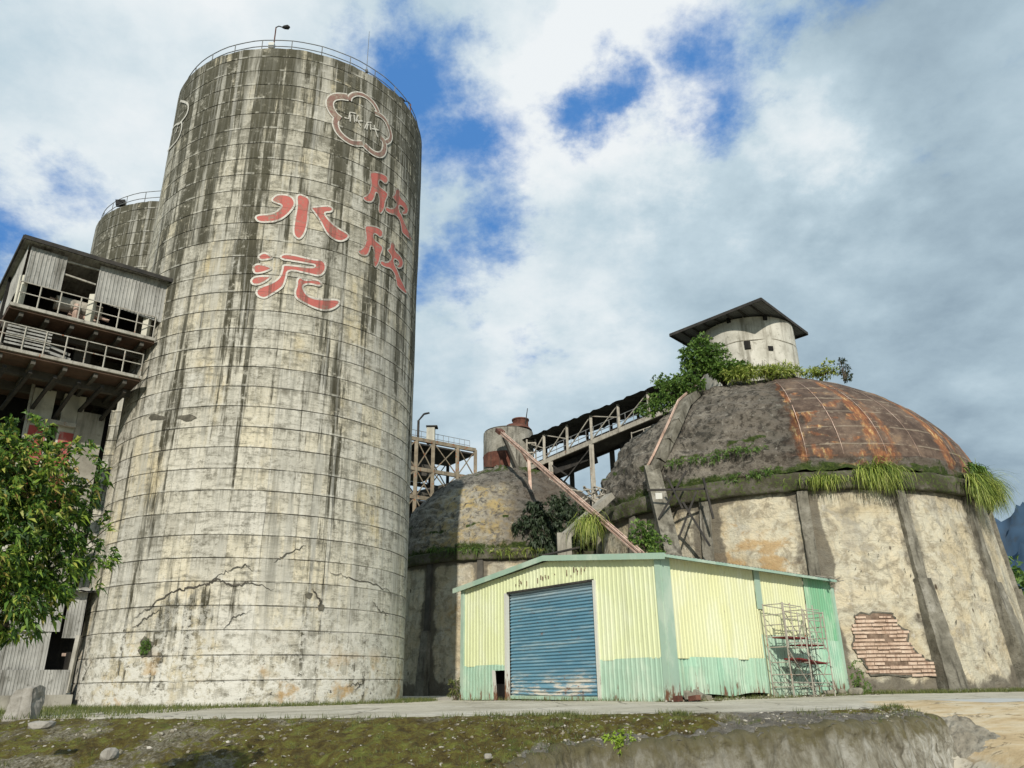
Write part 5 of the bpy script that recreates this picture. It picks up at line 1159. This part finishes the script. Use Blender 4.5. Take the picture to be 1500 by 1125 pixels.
q = at_d(1238, 558, 49); plant('bush', q, [(at_d(1238, 540, 49), (.38, .35, .5)), (at_d(1234, 528, 49), (.25, .25, .25)), (at_d(1243, 552, 49), (.3, .3, .3))], .18, .07, 8, 60, 'leaf_dark', 'small dark upright sapling at the right of the dome crown', 'sapling', 15, stem=.025)
for x0, x1, y0, y1, lb, sd in ((985, 1045, 680, 672, 'strip of low green plants on the left crease of the big dome', 21), (1050, 1108, 666, 658, 'strip of low green plants on the middle crease of the big dome', 22), (1070, 1130, 705, 690, 'thin moss clumps just above the ring beam of the big dome', 23)):
    bls = [(dpt(lerp(x0, x1, k/5), lerp(y0, y1, k/5), .1), (.5, .35, .2)) for k in range(6)]; plant('ground_plants', bls[2][0], bls, .2, .05, 8, 90, 'leaf_bush', lb, 'plants', sd, stem=.01, droop=.5)
# dark creeper on the far dome
bls = [(d2pt(x, y, .2), (r, .5, r*.8)) for x, y, r in ((790, 760, 1.1), (820, 750, 1.1), (770, 775, .8), (840, 765, .9), (800, 785, 1.1), (830, 790, .9), (815, 735, .7), (855, 750, .6), (780, 745, .6), (795, 800, .9), (805, 770, 1.2), (825, 775, 1.1), (845, 785, .9))]
plant('creeper', bls[4][0], bls, .32, .15, 11, 700, 'leaf_dark', 'dark green creeper covering the right side of the far dome', 'creeper', 31, stem=.03, droop=.8)
for x0, x1, y, lb, sd in ((735, 790, 682, 'green grassy strip at the foot of the far turret', 32), (735, 800, 808, 'hanging green plants on the right of the far ring beam', 33), (640, 700, 805, 'moss clumps on the left of the far ring beam', 34)):
    bls = [(d2pt(lerp(x0, x1, k/5), y, .1), (.6, .3, .2)) for k in range(6)]; plant('ground_plants', bls[2][0], bls, .26, .05, 8, 110, 'grass' if sd == 33 else 'leaf_bush', lb, 'plants', sd, stem=.01, droop=.9)
# hanging grass on the ring
def tuft(root, n, L, spread, label, seed, outv, group='grass tufts hanging from the dome ring beam', width=.045, m='grass', droop=1.):
    rng = random.Random(seed); mb = MB(); root = Vector(root); o_ = Vector(outv).normalized(); s = o_.cross(Vector((0, 0, 1)))
    for i in range(n):
        b = root+s*rng.gauss(0, spread)+o_*rng.uniform(-.1, .15)+Vector((0, 0, rng.uniform(-.15, .15))); ln = L*rng.uniform(.25, 1.15); dr_ = droop*rng.uniform(.35, 1.3); d = (o_*rng.uniform(.1, 1.)+s*rng.gauss(0, .75)+Vector((0, 0, rng.uniform(.0, .9)))).normalized()
        pts = [b]; k = len(mb.v); sd_ = d.cross(Vector((0, 0, 1))).normalized() if d.cross(Vector((0, 0, 1))).length > .01 else s
        for j in range(6): d = (d+Vector((rng.gauss(0, .13), rng.gauss(0, .13), -.75*dr_))).normalized(); pts.append(pts[-1]+d*ln/6)
        for j, p in enumerate(pts): w_ = width*(1-j/6.5)*rng.uniform(.8, 1.2); mb.v += [tuple(p+sd_*w_/2), tuple(p-sd_*w_/2)]
        mb.f += [(k+2*j, k+2*j+1, k+2*j+3, k+2*j+2) for j in range(6)]
    t = thing('grass_tuft', root, label, 'grass tuft', group); mb.build('blades', m, t); return t
def ringpt(x, y, C=C1, r=11.6): b, z = on_rev(x, y, C, lambda z: r); p = rp(C, r, b, z); return p, Vector((p.x-C[0], p.y-C[1], 0))
p, o_ = ringpt(1203, 700, r=11.75); tuft(p, 330, .85, .42, 'small sparse tuft of hanging grass left of the middle of the near ring beam', 41, o_)
p, o_ = ringpt(1287, 688, r=11.8); tuft(p, 900, 1.45, .46, 'thick bright grass tuft hanging over the middle of the near ring beam', 42, o_)
p, o_ = ringpt(1240, 700); tuft(p, 90, .4, 1.2, 'short moss fringe between the two front tufts on the near ring beam', 43, o_)
p, o_ = ringpt(1434, 705, r=11.9); tuft(p, 1700, 1.95, .6, 'largest yellow green grass tuft bulging from the right end of the near ring beam', 44, o_); tuft(p+Vector((0, 0, .7)), 260, .6, .6, 'dark weed clump above the large right grass tuft', 45, o_, m='leaf_bush', width=.12)
p = at_d(862, 760, 41.3); tuft(p, 320, 1.9, .3, 'yellow green fern hanging beside the broken duct', 46, (0, -1, 0), None)
for x, y, rr, lb, sd in ((942, 785, .75, 'bright green shrub at the left foot of the leaning column', 51), (962, 806, .8, 'low green shrub just above the shed roof', 52)):
    c = at_d(x, y, 38.5); plant('bush', Vector((c.x, c.y, c.z-.8)), [(c, (rr*.8, .5, rr))], .2, .1, 8, 110, 'leaf_bush', lb, 'bush', sd, stem=.02)
# vegetation on far right and left hill edge
for i, (x, y, d, r) in enumerate(((1508, 872, 80, 3.), (1545, 862, 84, 4.2))):
    c = at_d(x, y, d); plant('background_tree', (c.x, c.y, -1), [(c, (r, r*.8, r*.85)), (c+Vector((1, 0, -3)), (r, r*.8, r)), (Vector((c.x, c.y, 3)), (r, r, 3))], .9, .35, 8, 260, 'leaf_bush', ['dark tree seen just right of the big dome', 'tall tree behind the one at the right frame edge', 'tree at the far right beyond the frame edge'][i], 'tree', 60+i, stem=.25)
for i, (x, y, d) in enumerate(((5, 600, 62), (22, 615, 60))):
    c = at_d(x, y, d); plant('background_tree', (c.x, c.y, 0), [(c, (3.4, 2.6, 2.6)), (c-Vector((0, 0, 4)), (4, 3, 3.5)), (c-Vector((0, 0, 9)), (4, 3, 4))], .7, .3, 8, 420, 'leaf_bush', ['dark tree behind the piers of the handling tower', 'lower tree directly left of the tower piers', 'tall tree at the left frame edge behind the leafy crown', 'outermost tree left of the handling tower'][i], 'tree', 70+i, stem=.3)
# small plants
c = at_d(905, 1085, 13.6)
plant('lime_shrub', Vector((c.x, c.y, c.z-.15)), [(c, (.24, .2, .17)), (c+Vector((.05, 0, -.08)), (.3, .2, .1))], .09, .045, 9, 90, 'lime', 'bright lime green little shrub on the mossy bank', 'shrub', 80, stem=.006)
b, z = on_rev(216, 947, CS, lambda z: RS); q = rp(CS, RS+.05, b, z)
plant('moss_cushion', q, [(q, (.2, .12, .26))], .08, .04, 8, 70, 'leaf_bush', 'cushion of moss growing in a hole of the silo wall', 'moss', 81, stem=.005)
c = SB+so*.5+sa_*.1; plant('weed', (c.x, c.y, 0), [((c.x, c.y, .9), (.25, .25, .5)), ((c.x+.1, c.y, .35), (.3, .3, .3))], .12, .05, 8, 60, 'leaf_bush', 'weed growing up the far corner of the shed', 'weed', 82, stem=.01)
c = SL-fa*.25+fo*.1; plant('weed', (c.x, c.y, 0), [((c.x, c.y, .45), (.3, .3, .45))], .12, .05, 8, 50, 'grass_low', 'dry weed at the left corner of the shed', 'weed', 83, stem=.01)
# scattered grass and stones (uncountable)
def surf_z(x, y):
    # bank height by nearest parameter
    best = None
    for k in range(0, 221):
        u = k/220; a, b = curve(FE, u), curve(BE, u); dx, dy = b[0]-a[0], b[1]-a[1]; L2 = dx*dx+dy*dy; v = ((x-a[0])*dx+(y-a[1])*dy)/L2
        e = math.hypot(a[0]+dx*v-x, a[1]+dy*v-y)
        if best is None or e < best[0]: best = (e, u, v)
    return best
rng = random.Random(21); mb = MB()
def blade(mb, p, h, w, rng):
    a = rng.uniform(0, 6.28); s = Vector((math.cos(a), math.sin(a), 0))*w; l = Vector((rng.gauss(0, .35), rng.gauss(0, .35), 1)).normalized(); k = len(mb.v)
    mb.v += [tuple(p-s), tuple(p+s), tuple(p+l*h)]; mb.f.append((k, k+1, k+2))
pts = []
for i in range(1500):
    u = rng.uniform(.05, .98); v = rng.random(); 
    if rng.random() < .45: v = rng.uniform(.85, 1.02)
    x, y, z = bfn(u, min(v, .98))
    if x > 3 and rng.random() < .8: continue
    if fbm(x*.8, y*.8, 12) < -.12: continue
    for j in range(rng.randint(5, 16)): blade(mb, Vector((x+rng.gauss(0, .06), y+rng.gauss(0, .06), z-.01)), rng.uniform(.03, .12), .006, rng)
for i in range(900):
    b = rng.uniform(-1.5, 1.5); r = RS+rng.uniform(.1, 1.3)**1.3; p = rp(CS, r, b, 0)
    for j in range(8): blade(mb, p+Vector((rng.gauss(0, .08), rng.gauss(0, .08), 0)), rng.uniform(.05, .2), .01, rng)
for i in range(1300):
    b = rng.uniform(-.4, 1.4); r = 12.1+rng.uniform(.1, 2.6); p = rp(C1, r, b, 0)
    for j in range(8): blade(mb, p+Vector((rng.gauss(0, .12), rng.gauss(0, .12), 0)), rng.uniform(.05, .22), .014, rng)
for i in range(260):
    s = rng.uniform(0, FL); p = SL+fa*s+fo*rng.uniform(.05, .4) if rng.random() < .4 else SC+sa_*rng.uniform(0, SLn)+so*rng.uniform(.1, 1.1)
    for j in range(7): blade(mb, p+Vector((rng.gauss(0, .06), rng.gauss(0, .06), 0)), rng.uniform(.04, .2), .008, rng)
for i in range(500):
    x = rng.uniform(-17, -9); y = rng.uniform(17.5, 26)
    for j in range(9): blade(mb, Vector((x+rng.gauss(0, .1), y+rng.gauss(0, .1), 0)), rng.uniform(.05, .22), .009, rng)
tag(mb.build('grass', 'grass_low'), 'short patchy grass along the bank and wall feet', 'grass', None, 'stuff')
mb = MB(); rng = random.Random(22)
_bm = bmesh.new(); bmesh.ops.create_icosphere(_bm, subdivisions=1, radius=1); _iv = [v.co.copy() for v in _bm.verts]; _bm.verts.index_update(); _if = [tuple(v.index for v in f.verts) for f in _bm.faces]; _bm.free()
def pebble(mb, c, r, rng):
    k = len(mb.v); ax = rng.uniform(.7, 1.5); ay = rng.uniform(.6, 1.1); az = rng.uniform(.35, .8); a = rng.uniform(0, 6.3); ca, sa2 = math.cos(a), math.sin(a)
    for v in _iv:
        q = rng.uniform(.7, 1.15); x, y, z = v.x*q*ax*r, v.y*q*ay*r, v.z*q*az*r; mb.v.append((c[0]+x*ca-y*sa2, c[1]+x*sa2+y*ca, c[2]+z*.9+x*.2))
    mb.f += [(k+f[0], k+f[1], k+f[2]) for f in _if]
for i in range(11000):
    u = rng.uniform(.03, .97)**1.; v = rng.uniform(.02, .985); x, y, z = bfn(u, v)
    den = .9 if x < -4 else (.25 if x < 2.5 else .15)
    if rng.random() > den*(.5+1.2*max(0, fbm(x*.7, y*.7, 30)+.3)): continue
    pebble(mb, (x, y, z), rng.choice((.01, .014, .018, .018, .028, .04, .055 if x < -3 else .02)), rng)
for i in range(700):
    b = rng.uniform(-1.4, 1.4); p = rp(CS, RS+abs(rng.gauss(0, .4))+.05, b, .01); pebble(mb, p, rng.choice((.02, .03, .05, .08)), rng)
for i in range(700):
    b = rng.uniform(-.3, 1.2); p = rp(C1, 12.1+abs(rng.gauss(0, .5)), b, .02); pebble(mb, p, rng.choice((.03, .05, .08, .13)), rng)
for i in range(300):
    p = SC+sa_*rng.uniform(-.3, SLn+.6)+so*abs(rng.gauss(.1, .35)); pebble(mb, (p.x, p.y, .01), rng.choice((.03, .05, .08, .1)), rng)
tag(mb.build('gravel', 'chips'), 'loose gravel and stone chips over the bank and wall feet', 'gravel', None, 'stuff')
# boulders
c = at_d(36, 1040, 21.5)
mb = MB(); bm = bmesh.new(); bmesh.ops.create_cube(bm, size=1); bmesh.ops.subdivide_edges(bm, edges=bm.edges[:], cuts=7, use_grid_fill=True)
vs = []
for v in bm.verts:
    p = v.co.copy(); tp_ = 1-.42*(p.z+.5); p.x *= tp_; p = p*(1+.22*noise.noise(p*2.3+Vector((3, 1, 0))))+Vector((noise.noise(p*6), noise.noise(p*6+Vector((5, 0, 0))), noise.noise(p*6+Vector((0, 7, 0)))))*.05
    vs.append(Vector((c.x, c.y, .22))+Vector((p.x*.66+p.z*.08, p.y*.45, p.z*.80)))
bm.verts.index_update(); mb.add(vs, [tuple(v.index for v in f.verts) for f in bm.faces]); bm.free()
tag(mb.build('boulder', 'stone'), 'upright grey boulder at the lower left in front of the annex', 'boulder')
single_rock(at_z(160, 1108, -.42)+Vector((0, 0, .03)), .16, 'rounded grey stone on the bank near the lower left', seed=5)
single_rock(at_z(62, 1062, 0)+Vector((0, 0, .0)), .24, 'flat pale slab leaning at the foot of the boulder', seed=6, flat=.35)
single_rock(at_z(715, 1108, -.45), .07, 'small pale stone on the mossy bank below the shed', seed=8)
single_rock(at_z(245, 1052, -.02), .14, 'low pale stone by the pavement edge left of centre', seed=9, flat=.4)
# ------------------------------------------------------------------ SKY AND LIGHT
w = bpy.data.worlds.new('World'); sc.world = w; w.use_nodes = True
SE, SAZ = R_(28.5), R_(182.2)   # sun behind the camera
g = G(world=w)
sky = g.n('ShaderNodeTexSky', sky_type='NISHITA', sun_disc=False, sun_elevation=SE, sun_rotation=SAZ)
dv = g.n('ShaderNodeTexCoord').outputs['Generated']; dv = g.vm('NORMALIZE', dv); x, y, z = g.sep(dv)
zz = g.m('ADD', g.m('MAXIMUM', z, 0.), .30); pl = g.comb(g.m('DIVIDE', x, zz), g.m('DIVIDE', y, zz), 0.)
n1 = g.noise(pl, 2.1, 12, .62, .0); n2 = g.noise(g.vm('ADD', pl, (5.3, 2.1, .7)), 5.0, 14, .66, .1); n3 = g.noise(g.vm('ADD', pl, (1.3, 7.1, .2)), 1.7, 10, .55, .0)
wc = g.noise(pl, 3.2, 8, .6, 0., 1); w2 = g.noise(dv, 11., 8, .65, 0., 1)
dw = g.vm('ADD', dv, g.vm('ADD', g.vm('MULTIPLY', g.vm('SUBTRACT', wc, (.5, .5, .5)), (.34, .34, .34)), g.vm('MULTIPLY', g.vm('SUBTRACT', w2, (.5, .5, .5)), (.10, .10, .10))))
def blobs(lst, src, add):
    acc = None
    for bx, by, width, amp in lst:
        r = ray(bx, by).normalized(); nd = g.n('ShaderNodeVectorMath', operation='DISTANCE'); g.set(nd.inputs[0], src); g.set(nd.inputs[1], tuple(r)); k = g.m('MULTIPLY', g.ss(width, 0., nd.outputs['Value']), amp)
        acc = k if acc is None else g.m('ADD' if add else 'MAXIMUM', acc, k)
    return acc
blue = blobs(((605, 70, .17, .9), (655, 190, .19, .95), (655, 265, .16, .9), (700, 330, .14, .75), (870, 160, .12, .95), (935, 150, .09, .5), (1040, 130, .16, .9), (1120, 95, .10, .7), (770, 5, .10, .5), (820, 490, .10, .55), (690, 380, .12, .6), (0, 370, .2, .85), (1190, 30, .10, .5), (770, 265, .10, .35), (640, 385, .11, .6), (740, 480, .12, .45), (520, 10, .1, .3)), dw, False)
cov = g.m('ADD', g.m('MULTIPLY', sub(g, n1, .5), 1.1), g.m('ADD', g.m('MULTIPLY', sub(g, n2, .5), 1.1), .64)); cov = g.m('SUBTRACT', cov, g.m('MULTIPLY', blue, .74))
mask = g.ss(-.04, .46, cov)
lit = g.m('ADD', g.m('MULTIPLY', sub(g, n3, .5), 1.5), g.m('ADD', g.m('MULTIPLY', sub(g, n1, .5), .9), g.m('ADD', g.m('MULTIPLY', sub(g, n2, .5), .32), .37)))
br = blobs(((900, 290, .34, .5), (1190, 270, .18, .45), (870, 60, .28, .40), (620, 480, .2, .2), (340, 60, .45, .32), (40, 180, .5, .35), (1450, 500, .2, .2), (1000, 40, .2, .3), (650, 600, .16, .25), (780, 460, .15, .25), (1330, 40, .3, .1), (740, 230, .15, .3), (920, 260, .12, .25), (1180, 250, .10, .3), (870, 90, .12, .25)), dw, True)
lit = g.m('ADD', lit, g.m('MULTIPLY', br, .8))
lit = g.m('SUBTRACT', lit, g.m('MULTIPLY', blobs(((1000, 400, .25, .26), (1300, 380, .3, .12), (640, 540, .2, .1), (1100, 210, .12, .15)), dw, True), 1.))
cc = g.ramp(g.m('ADD', lit, .07), [(.0, (.22, .30, .365)), (.25, (.30, .40, .48)), (.45, (.41, .53, .61)), (.65, (.54, .665, .74)), (.85, (.74, .82, .86)), (1., (.86, .90, .92))])
bg1 = g.mix(1., sky.outputs[0], (.045, .062, .095), 'MULTIPLY')
bg1 = g.mix(.85, bg1, (.09, .27, .64))
col = g.mix(mask, bg1, cc)
bk = g.n('ShaderNodeBackground'); g.set(bk.inputs[0], col); bk.inputs[1].default_value = 1.
o = g.n('ShaderNodeOutputWorld'); g.t.links.new(bk.outputs[0], o.inputs[0])
sl = bpy.data.lights.new('sun', 'SUN'); sl.energy = 4.1; sl.angle = R_(.53); sl.color = (1., .94, .84); so_ = bpy.data.objects.new('sun', sl); COL.objects.link(so_)
# direction TO the sun
ds = Vector((-math.sin(R_(2.2))*math.cos(SE), -math.cos(R_(2.2))*math.cos(SE), math.sin(SE))); so_.rotation_euler = ds.to_track_quat('Z', 'Y').to_euler(); so_.location = (0, -20, 40)
sky.sun_rotation = math.atan2(ds.x, ds.y)
cam = bpy.data.cameras.new('camera'); co = bpy.data.objects.new('camera', cam); COL.objects.link(co); sc.camera = co
cam.sensor_width = 36; cam.lens = 36*FP/1500; cam.clip_end = 6000; cam.clip_start = .05
from mathutils import Matrix
M = Matrix((RT, UP, -FW)).transposed().to_4x4(); M.translation = Vector((0, 0, EYE)); co.matrix_world = M
sc.view_settings.view_transform = 'Standard'; sc.view_settings.look = 'None'; sc.view_settings.exposure = 0
